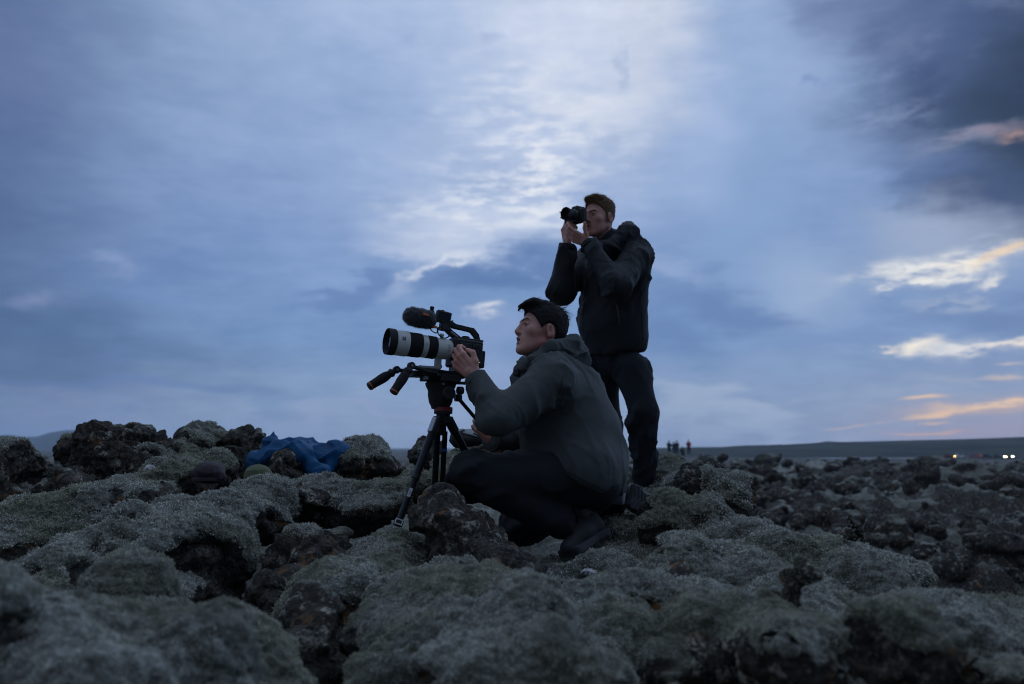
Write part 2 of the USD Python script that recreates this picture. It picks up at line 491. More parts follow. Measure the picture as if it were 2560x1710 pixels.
def lava_material():
    """Basalt with lichen where the primvar moss is 0, woolly grey-green moss where it is 1."""
    g = G()
    P = g.add('geometry', 'position')
    moss = g.add('attribute', 'fac', attribute='moss')
    # rock
    n1 = g.noise(P, 3.0, 5.0, 0.6)
    n2 = g.noise(P, 28.0, 5.0, 0.65)
    rock = g.mix(g.rng(n2, 0.32, 0.72), (0.008, 0.0075, 0.007), (0.062, 0.056, 0.046))
    rock = g.mix(g.rng(n1, 0.45, 0.65, 0.0, 0.55), rock, (0.036, 0.030, 0.023))
    fine = g.noise(P, 110.0, 3.0, 0.6)
    rock = g.mix(g.rng(fine, 0.52, 0.7, 0.0, 0.6), rock, (0.135, 0.130, 0.112))
    spots = g.math('multiply', g.rng(g.noise(P, 16.0, 4.0, 0.6), 0.54, 0.63), g.rng(n1, 0.36, 0.58))
    spots = g.math('multiply', spots, g.rng(fine, 0.40, 0.55))
    rock = g.mix(g.math('multiply', spots, 0.75), rock, (0.36, 0.345, 0.29))
    rust = g.math('multiply', g.rng(g.noise(g.vmath('add', P, (7.3, 1.1, 4.0)), 9.0, 4.0, 0.6), 0.57, 0.65), g.rng(n2, 0.4, 0.6))
    rock = g.mix(g.math('multiply', rust, 0.55), rock, (0.20, 0.085, 0.020))
    # moss
    m1 = g.noise(P, 2.2, 4.0, 0.6)
    m2 = g.noise(P, 170.0, 3.0, 0.7)
    m3 = g.noise(P, 34.0, 4.0, 0.6)
    mo = g.mix(g.rng(m1, 0.38, 0.66), (0.230, 0.230, 0.195), (0.115, 0.118, 0.058))
    mo = g.mix(g.rng(m2, 0.30, 0.62, 0.72, 0.0), mo, (0.040, 0.038, 0.024))
    mo = g.mix(g.rng(m2, 0.50, 0.70, 0.0, 0.8), mo, (0.42, 0.42, 0.37))
    mo = g.mix(g.rng(m3, 0.36, 0.58, 0.8, 0.0), mo, (0.040, 0.038, 0.022))
    mo = g.mix(g.rng(g.noise(P, 8.0, 5.0, 0.65), 0.38, 0.56, 0.75, 0.0), mo, (0.042, 0.040, 0.026))
    mm = g.rng(g.math('add', moss, g.math('multiply', g.math('subtract', n2, 0.5), 0.7)), 0.38, 0.62)
    col = g.mix(mm, rock, mo)
    h = g.add('mix', 'color', mix_type='mix', fac=mm, color1=g.math('add', n2, g.math('multiply', fine, 0.5)), color2=g.math('add', m3, g.math('multiply', m2, 0.9)))
    nor = g.add('bump', 'normal', height=h, strength=0.9, distance=0.012)
    b = g.add('principled_bsdf', 'BSDF', base_color=col, roughness=0.95, specular_ior_level=0.15, normal=nor, sheen_weight=g.math('multiply', mm, 0.2), sheen_roughness=0.6, sheen_tint=(0.8, 0.85, 0.85))
    return g.mat('lava_and_moss', b)


LAVA = lava_material()


# ------------------------------------------------------------------ the ground
PLAIN = 0.0
_ctl = []
for vx, vy, Y in ((0, 1480, 2.2), (250, 1420, 2.35), (560, 1480, 2.4), (760, 1320, 3.05), (700, 1210, 3.7), (880, 1260, 3.1), (900, 1500, 2.1), (1150, 1420, 2.3), (1330, 1290, 3.15), (1460, 1230, 3.4), (1300, 1330, 2.9),
                  (1550, 1340, 2.5), (1700, 1300, 2.6), (1900, 1340, 2.4), (2050, 1430, 2.1), (1530, 1160, 4.2), (1400, 1190, 4.3), (1650, 1220, 3.5), (980, 1180, 3.9), (860, 1160, 4.0), (640, 1160, 4.1), (420, 1180, 3.7),
                  (200, 1240, 3.6), (30, 1260, 3.8), (300, 1130, 4.6), (550, 1110, 4.9), (800, 1110, 4.9), (0, 1180, 4.6), (1200, 1090, 4.8), (1480, 1120, 4.9)):
    _ctl.append(V(vx, vy, Y) - (0, 0, 0.06 if vx > 1180 and 1150 < vy < 1350 else 0.24))
for x, y, z in ((-1.2, 1.2, 2.0), (0, 1.1, 2.0), (1.0, 1.1, 2.0), (-0.5, 0.2, 1.9), (0.6, 0.2, 1.9), (0, -1.5, 1.6), (-2, -1, 1.5), (2, -1, 1.2), (-0.72, 2.75, 1.7), (-0.5, 3.15, 1.66), (-0.85, 2.5, 1.75)):
    _ctl.append(np.array([x, y, z]))
for x, y in ((2.3, 3.2), (1.75, 4.3), (2.2, 2.0), (2.3, 0.6), (1.3, 5.5), (0.6, 6.2), (-0.3, 6.3), (-1.2, 6.6), (-2.4, 6.6), (-3.5, 5.8), (2.0, 5.0), (-4.2, 4.2), (-4.4, 2.0)):
    _ctl.append(np.array([x, y, 0.75]))
CTL = np.array(_ctl)
for k in (34, 35, 36):
    pass


def mound(x, y):
    """Height of the near mound's floor, falling to the plain all round."""
    w = 0.32
    d2 = (x[:, None] - CTL[None, :, 0]) ** 2 + (y[:, None] - CTL[None, :, 1]) ** 2
    k = np.exp(-d2 / (2 * w * w)) + 1e-4 / (0.05 + d2) ** 2
    return (k * CTL[None, :, 2]).sum(1) / k.sum(1)


def ground_height(x, y):
    r = np.hypot(x, y)
    z = np.full(len(x), PLAIN)
    # rough lava plain
    P3 = np.stack([x, y, np.zeros_like(x)], 1)
    fade = sstep(4, 9, r) * (1 - 0.93 * sstep(110, 300, r))
    fine = 1 - sstep(60, 160, r)
    big = fbm(P3 / 9.0, 3, 5) - 0.5
    z += fade * 0.9 * np.clip(0.75 - worley(P3, 4.5, 19), 0, 1) * fine
    z += fade * (1.5 * big + 0.9 * (fbm(P3 / 34.0, 2, 9) - 0.5))
    w1 = worley(P3, 2.3, 3)
    z += fade * 0.75 * np.clip(0.72 - w1, 0, 1) ** 0.8 * (0.3 + 1.2 * noise(P3 / 5.0, 8))
    q = fade * fine > 0
    if q.any():
        pq = P3[q]
        z[q] += (fade * fine)[q] * 1.35 * (0.34 * np.clip(0.7 - worley(pq, 0.8, 4), 0, 1) + 0.28 * (1 - np.abs(2 * noise(pq / 0.9, 6) - 1)) + 0.12 * (1 - np.abs(2 * noise(pq / 0.3, 7) - 1)) - 0.25)
    z -= 2.4 * sstep(60, 300, r)                                     # the plain sinks gently towards the road and the lake
    near = r < 9
    if near.any():
        t = 1 - sstep(5.2, 8.5, r[near])
        zz = np.concatenate([mound(a, b) for a, b in zip(np.array_split(x[near], 40), np.array_split(y[near], 40))])
        z[near] = z[near] * (1 - t) + zz * t
    return z


def detail(p, n, moss, small=1.0):
    """How far the surface stands out along its normal: lumpy clinker on rock, cushions on moss."""
    out = np.zeros(len(p))
    a = moss < 0.98
    if a.any():
        q = p[a]
        r = 0.030 * (0.55 - worley(q, 0.085, 11)) + 0.014 * (0.55 - worley(q, 0.032, 12)) + 0.022 * (noise(q / 0.05, 13) - 0.5) * 1.0 + 0.008 * (noise(q / 0.014, 14) - 0.5) - 0.036 * np.clip(1 - np.abs(2 * noise(q / 0.16, 15) - 1) - 0.75, 0, 1) * 4
        out[a] += (1 - moss[a]) * r
    b = moss > 0.02
    if b.any():
        q = p[b]
        r = 0.030 * (0.6 - worley(q, 0.12, 21)) + 0.014 * (noise(q / 0.10, 22) - 0.5) + 0.013 * (0.6 - worley(q, 0.036, 23)) + 0.014 * (noise(q / 0.014, 24) - 0.5)
        out[b] += moss[b] * (r + 0.012)
    return out * small


def tips_material():
    g = G()
    P = g.add('geometry', 'position')
    c = g.mix(g.rng(g.noise(P, 120.0, 2.0, 0.6), 0.35, 0.65), (0.20, 0.20, 0.165), (0.68, 0.68, 0.60))
    c = g.mix(g.rng(g.noise(P, 2.2, 4.0, 0.6), 0.44, 0.64, 0.0, 0.65), c, (0.24, 0.245, 0.13))
    c = g.mix(g.rng(g.noise(g.vmath('add', P, (4.0, 9.0, 2.0)), 4.5, 4.0, 0.6), 0.54, 0.68, 0.0, 0.5), c, (0.085, 0.075, 0.045))
    return g.mat('moss_tips', g.add('principled_bsdf', 'BSDF', base_color=c, roughness=1.0, specular_ior_level=0.05))


TIPS = tips_material()


def moss_tips(parent, v, f, n, seed, most=60000):
    """The pale hair points of the moss: short strands on the part of it that can be seen."""
    rg = np.random.default_rng(900 + seed)
    a, b, c = v[f[:, 0]], v[f[:, 1]], v[f[:, 2]]
    fn = np.cross(b - a, c - a)
    area = np.linalg.norm(fn, axis=1) / 2
    ctr = (a + b + c) / 3
    eye = np.array([0, 0, ZC])
    dist = np.linalg.norm(ctr - eye, axis=1)
    face = ((eye - ctr) * fn).sum(1) / np.maximum(2 * area * dist, 1e-12)
    ang = np.abs(np.arctan2(ctr[:, 0], ctr[:, 1]))
    w = area * (face > -0.15) * (ang < 0.72) * (ctr[:, 1] > 0.8) / np.clip(dist / 2.2, 0.6, 3) ** 1.6
    if w.sum() < 1e-4:
        return
    N = int(min(w.sum() * TIP_DENSITY, most))
    k = rg.choice(len(f), N, p=w / w.sum())
    u = rg.random((N, 2))
    u = np.where(u.sum(1, keepdims=True) > 1, 1 - u, u)
    p = a[k] + u[:, :1] * (b[k] - a[k]) + u[:, 1:] * (c[k] - a[k])
    nn = n[f[k, 0]]
    d = nn + rg.normal(0, 0.5, (N, 3)) + (0, 0, 0.2)
    d /= np.linalg.norm(d, axis=1, keepdims=True)
    sc = np.clip(dist[k] / 2.2, 0.7, 2.0)
    L = rg.uniform(0.0025, 0.0055, N) * sc
    pts = np.stack([p - nn * 0.001, p + d * L[:, None]], 1)
    cv = UsdGeom.BasisCurves.Define(stage, numbered(str(parent.GetPath()) + '/moss_tips'))
    cv.CreateTypeAttr('linear')
    cv.CreateCurveVertexCountsAttr(Vt.IntArray.FromNumpy(np.full(N, 2, np.int32)))
    cv.CreatePointsAttr(Vt.Vec3fArray.FromNumpy((pts - _origin.get(str(parent.GetPath()), np.zeros(3))).reshape(-1, 3).astype(np.float32)))
    cv.CreateWidthsAttr(Vt.FloatArray.FromNumpy((np.tile([1.0, 0.45], N) * np.repeat(0.0027 * sc, 2)).astype(np.float32)))
    cv.SetWidthsInterpolation('vertex')
    UsdShade.MaterialBindingAPI.Apply(cv.GetPrim()).Bind(TIPS)
    data(cv.GetPrim(), kind='stuff')
    global TIP_COUNT
    TIP_COUNT += N


TIP_DENSITY, TIP_COUNT = 30000, 0


def build_ground():
    a = np.concatenate([np.linspace(-math.pi, -0.66, 34)[:-1], np.linspace(-0.64, 0.64, 560), np.linspace(0.66, math.pi, 34)[1:-1]])
    r = np.concatenate([np.geomspace(0.12, 1.2, 24)[:-1], np.geomspace(1.2, 6.0, 130)[:-1], np.geomspace(6.0, 70.0, 330)[:-1], np.geomspace(70.0, 3750.0, 110)])
    A, R = np.meshgrid(a, r, indexing='ij')
    x, y = (R * np.sin(A)).ravel(), (R * np.cos(A)).ravel()
    z = ground_height(x, y)
    v = np.stack([x, y, z], 1)
    na, nr = len(a), len(r)
    i, j = np.meshgrid(np.arange(na), np.arange(nr - 1), indexing='ij')
    i2 = (i + 1) % na
    q = np.stack([i * nr + j, i * nr + j + 1, i2 * nr + j + 1, i2 * nr + j], -1).reshape(-1, 4)
    f = np.concatenate([q[:, [0, 2, 1]], q[:, [0, 3, 2]]])
    n = vnormals(v, f)
    s = -1.0 if n[:, 2].mean() < 0 else 1.0
    if s < 0:
        f = f[:, ::-1]
        n = -n
    rr = np.hypot(x, y)
    m = 0.31 + 0.9 * (n[:, 2] - 0.62) + 1.5 * (fbm(v / (0.5, 0.5, 0.5), 3, 31) - 0.5) + 1.0 * (noise(v / 6.0, 32) - 0.5)
    moss = np.clip(m * 1.4, 0, 1)
    moss = np.where(rr < 5.5, sstep(0.3, 0.6, 0.36 + 0.55 * sstep(-0.1, 0.35, x) + 0.8 * (n[:, 2] - 0.6) + 1.2 * (fbm(v / 0.4, 3, 33) - 0.5)), moss)
    moss = np.clip(moss * (1 - 0.58 * sstep(25, 120, rr)), 0, 1)  # moss thinned with distance: darkens the plain in place of unresolved small shadows
    near = rr < 12
    v[near] += n[near] * detail(v[near], n[near], moss[near])[:, None]
    n2 = vnormals(v, f)
    lf = put(None, 'lava_field', (v, f), LAVA, primvars={'moss': moss}, normals=n2, kind='structure')
    cf = f[(moss[f].mean(1) > 0.5) & (rr[f].max(1) < 6)]
    moss_tips(lf, v, cf, n2, 99, 7000)


build_ground()


# ------------------------------------------------------------------ boulders of the near mound
SURFACES = []


def on_rock(vx, vy, else_y):
    """The nearest point of a boulder seen at this place of the picture."""
    eye = np.array([0, 0, ZC])
    d = V(vx, vy, 3.0) - eye
    d /= np.linalg.norm(d)
    best, at = 1e9, V(vx, vy, else_y)
    for v, t in SURFACES:
        if np.linalg.norm(v.mean(0) - eye) < 5.5:
            hit, _, _ = trimesh.Trimesh(v, t, process=False).ray.intersects_location([eye], [d], multiple_hits=False)
            if len(hit) and np.linalg.norm(hit[0] - eye) < best:
                best, at = np.linalg.norm(hit[0] - eye), hit[0]
    return at


def boulder(label, blobs, moss=0.5, rough=1.0, h=0.026, k=0.07, seed=0, levels=2, name='lava_boulder', cat='boulder', sag=0.0):
    """blobs: (x, y, distance, half-width, half-height, depth in metres, turn) with sizes as seen from the camera."""
    B = []
    for vx, vy, Y, sx, sy, dep, rot in blobs:
        u = VS / F * Y
        c, s = math.cos(rot), math.sin(rot)
        B.append((V(vx, vy, Y), np.array([sx * u, dep, sy * u]), np.array([[c, 0, -s], [0, 1, 0], [s, 0, c]])))
    rg = np.random.default_rng(300 + seed)
    cuts = []
    for q in range(int(3 * len(B) * (moss < 0.5) * (rough >= 1))):
        c, r, R = B[q % len(B)]
        n_ = rg.normal(0, 1, 3) * (1, 0.8, 0.8) + (0, -0.5, 0.1)
        n_ /= np.linalg.norm(n_)
        cuts.append((q % len(B), n_, np.linalg.norm(r * (R.T @ n_)) * rg.uniform(0.72, 0.92)))
    lo = np.min([c - np.abs(R) @ r for c, r, R in B], 0) - 0.13
    hi = np.max([c + np.abs(R) @ r for c, r, R in B], 0) + 0.13

    def f(p):
        es = [ell(p, c, r, R) for c, r, R in B]
        for i, n_, o in cuts:
            es[i] = smax(es[i], (p - B[i][0]) @ n_ - o, 0.02)
        d = blend(es, k)
        d -= rough * ((0.13 + 0.15 * (moss > 0.6)) * (fbm(p / 0.30, 2, 40 + seed) - 0.5) + (0.085 + 0.045 * (moss > 0.6)) * (0.6 - worley(p, 0.22, 50 + seed)))
        return d
    v, t = nets(f, lo, hi, h)
    v = relax(v, t, 1, 0.4)
    n = vnormals(v, t)
    eye = np.array([0, 0, ZC])
    for _ in range(levels):
        ctr = v[t].mean(1)
        fn = np.cross(v[t[:, 1]] - v[t[:, 0]], v[t[:, 2]] - v[t[:, 0]])
        dr = eye - ctr
        facing = (fn * dr).sum(1) / np.maximum(np.linalg.norm(fn, axis=1) * np.linalg.norm(dr, axis=1), 1e-12)
        v, t = trimesh.remesh.subdivide(v, t, face_index=np.nonzero(facing > -0.45)[0])
    v = relax(v, t, 1, 0.3)
    n = vnormals(v, t)
    m = sstep(0.36, 0.64, moss - 0.06 + 0.62 * (n[:, 2] - 0.45) + 1.55 * (fbm(v / 0.30, 3, 60 + seed) - 0.5) + 0.45 * (noise(v / 0.06, 61) - 0.5)) if 0 < moss < 1 else np.full(len(v), float(moss))
    v = v + n * (detail(v, n, m) * np.where(m > 0.5, 1, rough))[:, None]
    n = vnormals(v, t)
    SURFACES.append((v, t))
    base = np.array([(lo[0] + hi[0]) / 2, (lo[1] + hi[1]) / 2, lo[2] + 0.1])
    o = thing(name, label, cat, at=base)
    fm = m[t].mean(1) > 0.5
    for want in (True, False):                                      # scraps join the other surface; each larger patch is a piece of its own
        ids = np.nonzero(fm == want)[0]
        if len(ids):
            adj = trimesh.graph.face_adjacency(t[ids])
            lab = trimesh.graph.connected_component_labels(adj, node_count=len(ids))
            n_in = np.bincount(lab)
            fm[ids[n_in[lab] < max(500, 0.02 * len(t))]] ^= True
    for nm, sel in (('rock', ~fm), ('moss', fm)):
        fs = np.nonzero(sel)[0]
        if len(fs):
            lab = trimesh.graph.connected_component_labels(trimesh.graph.face_adjacency(t[fs]), node_count=len(fs))
            size = np.bincount(lab)
            big = np.nonzero(size > 400)[0] if (size > 400).any() else [int(size.argmax())]
            small = ~np.isin(lab, big)
            lab[small] = big[0]
            for q in big:
                ids, inv = np.unique(t[fs[lab == q]], return_inverse=True)
                put(o, nm, (v[ids], inv.reshape(-1, 3)), LAVA, primvars={'moss': m[ids]}, normals=n[ids])
    if fm.any():
        moss_tips(o, v, t[fm], n, seed)
    return o


boulder('craggy dark boulder cut by the left edge of the picture', [(5, 1140, 4.1, 78, 106, 0.35, 0), (-70, 1170, 4.0, 85, 120, 0.3, 0)], 0.22, 1.3, seed=1)
boulder('tall craggy lava block at the left against the sky', [(265, 1095, 4.4, 92, 96, 0.35, 0), (220, 1030, 4.4, 50, 34, 0.2, 0), (310, 1040, 4.5, 66, 40, 0.3, 0), (190, 1150, 4.1, 80, 66, 0.3, 0)], 0.24, 1.5, seed=2)
boulder('rounded lava block with a stepped top left of the dark low rock', [(432, 1060, 4.7, 70, 88, 0.35, 0), (380, 1085, 4.5, 80, 72, 0.3, 0)], 0.34, 1.2, seed=3)
boulder('low dark rock just left of the blue jacket', [(556, 1068, 4.9, 62, 58, 0.3, 0)], 0.2, 1.2, seed=4)
boulder('mossy shoulder below the stepped lava block', [(400, 1110, 3.9, 110, 46, 0.35, 0.3), (300, 1170, 3.5, 120, 40, 0.35, 0.3)], 0.68, 0.7, seed=5)
boulder('pale topped boulder right of the blue jacket', [(824, 1072, 4.2, 64, 58, 0.3, 0), (885, 1094, 4.3, 40, 36, 0.25, 0)], 0.42, 0.9, seed=6)
boulder('small rough rock in front of the blue jacket', [(662, 1082, 3.75, 42, 38, 0.16, 0)], 0.2, 1.0, seed=7)
boulder('long ledge of rock above the dark hollow', [(735, 1150, 3.5, 115, 44, 0.3, 0), (860, 1158, 3.5, 95, 44, 0.3, 0.05), (640, 1150, 3.5, 60, 46, 0.3, 0)], 0.40, 1.0, seed=8)
boulder('big tilted slab with moss on its back and lichen at its right end', [(470, 1215, 2.95, 165, 70, 0.32, 0.30), (290, 1290, 2.65, 210, 88, 0.38, 0.32), (110, 1380, 2.35, 150, 85, 0.35, 0.3), (590, 1180, 3.1, 55, 60, 0.28, 0), (445, 1300, 2.75, 135, 92, 0.25, 0.35), (335, 1385, 2.4, 150, 74, 0.25, 0.2)], 0.50, 1.0, seed=9)
boulder('mossy ridge running in from the left edge', [(60, 1245, 3.3, 190, 55, 0.35, 0.12), (260, 1205, 3.4, 150, 40, 0.3, 0.2)], 0.66, 0.8, seed=10)
boulder('round moss cushion on the left between ridge and craggy rock', [(85, 1185, 3.7, 66, 38, 0.25, 0)], 0.8, 0.7, seed=11)
boulder('wide blurred moss hump in the bottom left corner', [(190, 1560, 1.42, 330, 135, 0.30, 0.08), (480, 1590, 1.45, 200, 100, 0.26, -0.25), (225, 1450, 1.6, 90, 50, 0.16, 0), (-60, 1560, 1.4, 250, 130, 0.3, 0)], 0.80, 0.75, h=0.021, seed=12)
boulder('jagged rock with orange lichen below the dark hollow', [(690, 1330, 2.75, 78, 85, 0.22, 0.2), (640, 1400, 2.6, 90, 75, 0.2, 0.3), (740, 1280, 2.85, 60, 45, 0.2, 0)], 0.16, 1.2, seed=13)
boulder('pale moss mound under the front tripod foot', [(870, 1350, 2.75, 104, 90, 0.28, 0.2), (800, 1425, 2.4, 118, 108, 0.25, 0.3), (930, 1285, 3.0, 56, 32, 0.2, 0)], 0.72, 0.45, h=0.021, seed=14)
boulder('pointed lichen-specked rock in front of the kneeling man', [(1085, 1255, 2.72, 112, 100, 0.22, -0.3), (1035, 1195, 2.75, 62, 62, 0.16, 0), (1130, 1330, 2.55, 110, 70, 0.2, 0), (1160, 1300, 2.74, 74, 74, 0.2, -0.5)], 0.12, 1.1, seed=15)
boulder('dark rock at the bottom left of the centre mound', [(640, 1520, 1.95, 130, 95, 0.25, 0.3), (720, 1470, 2.1, 80, 60, 0.2, 0.3)], 0.3, 1.0, seed=16)
boulder('steep rock with patchy moss at the bottom centre', [(985, 1450, 2.0, 130, 115, 0.25, 0.5), (1010, 1530, 1.75, 160, 110, 0.25, 0.4), (1110, 1400, 2.1, 130, 70, 0.22, -0.1)], 0.48, 1.0, h=0.021, seed=17)
boulder('rounded moss mound at the bottom centre', [(1230, 1540, 1.6, 190, 110, 0.28, 0), (1300, 1440, 1.95, 170, 75, 0.26, -0.2)], 0.68, 0.8, h=0.021, seed=18)
boulder('broad lumpy moss slope filling the bottom right', [(1700, 1300, 2.6, 115, 62, 0.25, 0), (1880, 1312, 2.5, 125, 58, 0.25, -0.1), (2005, 1345, 2.35, 80, 75, 0.22, -0.2), (1620, 1400, 2.25, 130, 78, 0.25, 0), (1790, 1405, 2.15, 125, 72, 0.25, 0), (1960, 1455, 2.0, 140, 78, 0.25, -0.2),
    (2130, 1470, 1.95, 150, 72, 0.25, -0.35), (1520, 1500, 1.85, 150, 85, 0.25, 0), (1700, 1525, 1.75, 160, 88, 0.25, 0), (1900, 1560, 1.65, 180, 90, 0.25, 0), (2150, 1580, 1.6, 200, 100, 0.25, 0), (2330, 1545, 1.75, 150, 85, 0.28, -0.2), (1450, 1430, 2.15, 80, 60, 0.2, 0), (1800, 1480, 1.95, 420, 110, 0.3, -0.1)], 0.66, 1.25, h=0.023, k=0.035, seed=19)
boulder('orange-spotted rock fin standing in the right moss slope', [(1542, 1352, 2.3, 52, 74, 0.14, -0.15), (1590, 1268, 2.55, 85, 34, 0.18, -0.2), (1560, 1310, 2.4, 50, 50, 0.14, 0)], 0.16, 0.7, seed=20)
boulder('mossy bank beside the boot soles', [(1560, 1240, 3.2, 100, 40, 0.3, -0.2), (1660, 1245, 3.0, 110, 40, 0.3, -0.2)], 0.66, 0.8, seed=21)
boulder('mossy rock the standing man stands on', [(1480, 1186, 4.45, 150, 50, 0.4, 0), (1592, 1128, 4.3, 64, 38, 0.3, -0.3), (1528, 1100, 4.7, 40, 34, 0.3, 0)], 0.62, 0.55, seed=22)
boulder('dark round rock with a moss rim right of the boot soles', [(1668, 1160, 3.6, 56, 50, 0.24, 0), (1620, 1110, 3.9, 50, 34, 0.25, -0.4)], 0.34, 1.1, seed=23)
boulder('mossy rock under the dark pouch', [(1120, 1062, 4.05, 90, 40, 0.25, 0.1), (1050, 1090, 3.9, 70, 40, 0.25, 0)], 0.6, 0.9, seed=24)
boulder('small dark rock on the skyline behind the tripod', [(985, 1045, 4.9, 42, 34, 0.2, 0)], 0.2, 1.1, seed=25)
boulder('broken rocks behind the left tripod leg', [(930, 1130, 3.75, 80, 42, 0.25, 0.1), (1010, 1130, 3.6, 50, 50, 0.2, 0)], 0.45, 1.0, seed=26)
boulder('mossy floor under the boot of the crouching person', [(1330, 1330, 3.02, 135, 40, 0.3, 0), (1470, 1288, 3.28, 120, 50, 0.35, 0), (1420, 1340, 2.85, 90, 36, 0.25, 0)], 0.62, 0.8, seed=27)


# ------------------------------------------------------------------ helpers: hard shapes
def bevbox(c, half, R=None, b=0.003):
    half = np.asarray(half, float)
    b = min(b, half.min() * 0.45)
    pts = []
    for s in np.array(np.meshgrid([-1, 1], [-1, 1], [-1, 1])).T.reshape(-1, 3):
        for k in range(3):
            q = s * (half - b)
            q[k] = s[k] * half[k]
            pts.append(q)
    pts = np.array(pts)
    if R is not None:
        pts = pts @ np.asarray(R).T
    return trimesh.convex.convex_hull(pts + np.asarray(c, float))


def lathe(a, axis, prof, n=40, up=(0, 0, 1)):
    """prof: (distance along the axis, radius); turned about the axis through a."""
    R = frame(axis, up if abs(np.dot(np.asarray(axis) / np.linalg.norm(axis), up)) < 0.95 else (0, 1, 0.1))
    t = np.linspace(0, 2 * np.pi, n, endpoint=False)
    v, f = [], []
    for y, r in prof:
        v.append(np.stack([np.cos(t) * r, np.full(n, y), np.sin(t) * r], 1))
    v = np.concatenate(v)
    for k in range(len(prof) - 1):
        i = np.arange(n)
        j = (i + 1) % n
        f += [np.stack([k * n + i, k * n + j, (k + 1) * n + j], 1), np.stack([k * n + i, (k + 1) * n + j, (k + 1) * n + i], 1)]
    m = len(v)
    v = np.concatenate([v, [[0, prof[0][0], 0], [0, prof[-1][0], 0]]])
    i = np.arange(n)
    j = (i + 1) % n
    f += [np.stack([np.full(n, m), j, i], 1), np.stack([np.full(n, m + 1), (len(prof) - 1) * n + i, (len(prof) - 1) * n + j], 1)]
    t = trimesh.Trimesh(v @ R.T + np.asarray(a, float), np.concatenate(f), process=False)
    if t.volume < 0:
        t.invert()
    return t


def rod(a, b, r, r2=None, n=20, bev=0.15):
    a, b = np.asarray(a, float), np.asarray(b, float)
    L = np.linalg.norm(b - a)
    r2 = r if r2 is None else r2
    e = min(bev * r, L * 0.2)
    return lathe(a, b - a, [(0, r - e), (e, r), (L - e, r2), (L, r2 - e)], n)


def hose(pts, r, n=10, samples=40):
    from scipy.interpolate import CubicSpline
    pts = np.asarray(pts, float)
    s = np.concatenate([[0], np.cumsum(np.linalg.norm(np.diff(pts, axis=0), axis=1))])
    p = CubicSpline(s, pts)(np.linspace(0, s[-1], samples))
    t = np.gradient(p, axis=0)
    t /= np.linalg.norm(t, axis=1, keepdims=True)
    a = np.cross(t, [0.3, 0.5, 0.81])
    a /= np.linalg.norm(a, axis=1, keepdims=True)
    b = np.cross(t, a)
    w = np.linspace(0, 2 * np.pi, n, endpoint=False)
    v = (p[:, None] + r * (np.cos(w)[None, :, None] * a[:, None] + np.sin(w)[None, :, None] * b[:, None])).reshape(-1, 3)
    i, j = np.meshgrid(np.arange(samples - 1), np.arange(n), indexing='ij')
    q = np.stack([i * n + j, i * n + (j + 1) % n, (i + 1) * n + (j + 1) % n, (i + 1) * n + j], -1).reshape(-1, 4)
    t = trimesh.Trimesh(v, np.concatenate([q[:, [0, 1, 2]], q[:, [0, 2, 3]]]), process=False)
    return t


def join(*m):
    return trimesh.util.concatenate([x for x in m])


def moved(mesh, R, o):
    m = mesh.copy()
    m.vertices = np.asarray(m.vertices) @ np.asarray(R).T + np.asarray(o, float)
    return m


# ------------------------------------------------------------------ materials of the things
BLACK = plain('black_plastic', '17181b', 0.45, vary=0.2, scale=60, bump=0.0006, bscale=900)
MATT = plain('matt_black', '131416', 0.7, vary=0.25, scale=80, bump=0.0008, bscale=500)
RUBBER = plain('black_rubber', '0f1012', 0.8, bump=0.002, bscale=420)
CARBON = plain('black_metal_tube', '15171b', 0.32, metal=0.3, vary=0.2, scale=30)
GREY = plain('grey_metal', '8d9196', 0.35, metal=0.8, vary=0.15)
LENSWHITE = plain('pale_lens_paint', 'b9bdb9', 0.5, vary=0.05, scale=30)
LENSFOOT = plain('pale_lens_foot_paint', '9da3a2', 0.45, vary=0.05)
ORANGE = plain('orange_plastic', 'd0642a', 0.5)
RED = plain('red_anodised_ring', '6d1f20', 0.45, vary=0.15)
BLUE = plain('blue_ring', '1f66a8', 0.5)
STICKER = plain('pale_sticker', 'b8bcc2', 0.6)
SCREEN = plain('dark_glass_screen', '0a0d12', 0.08)
FURCOL = plain('windshield_fur', '2b2c30', 0.9, sheen=0.3)
def skin_material():
    g = G()
    tc = g.add('texture_coordinate', 'object')
    n = g.noise(tc, 22.0, 4.0, 0.6)
    c = g.mix(g.rng(n, 0.35, 0.65), lin('a87d70'), lin('b8897a'))
    c = g.mix(g.rng(g.noise(tc, 9.0, 2.0), 0.5, 0.66, 0.0, 0.6), c, lin('a4655c'))
    c = g.mix(g.rng(g.noise(tc, 320.0, 2.0), 0.55, 0.72, 0.0, 0.15), c, lin('8a6458'))
    nor = g.add('bump', 'normal', height=g.noise(tc, 420.0, 3.0, 0.6), strength=0.5, distance=0.0008)
    return g.mat('skin', g.add('principled_bsdf', 'BSDF', base_color=c, roughness=0.55, specular_ior_level=0.35, subsurface_weight=0.12, subsurface_scale=0.006, subsurface_radius=(1.0, 0.4, 0.25), normal=nor))


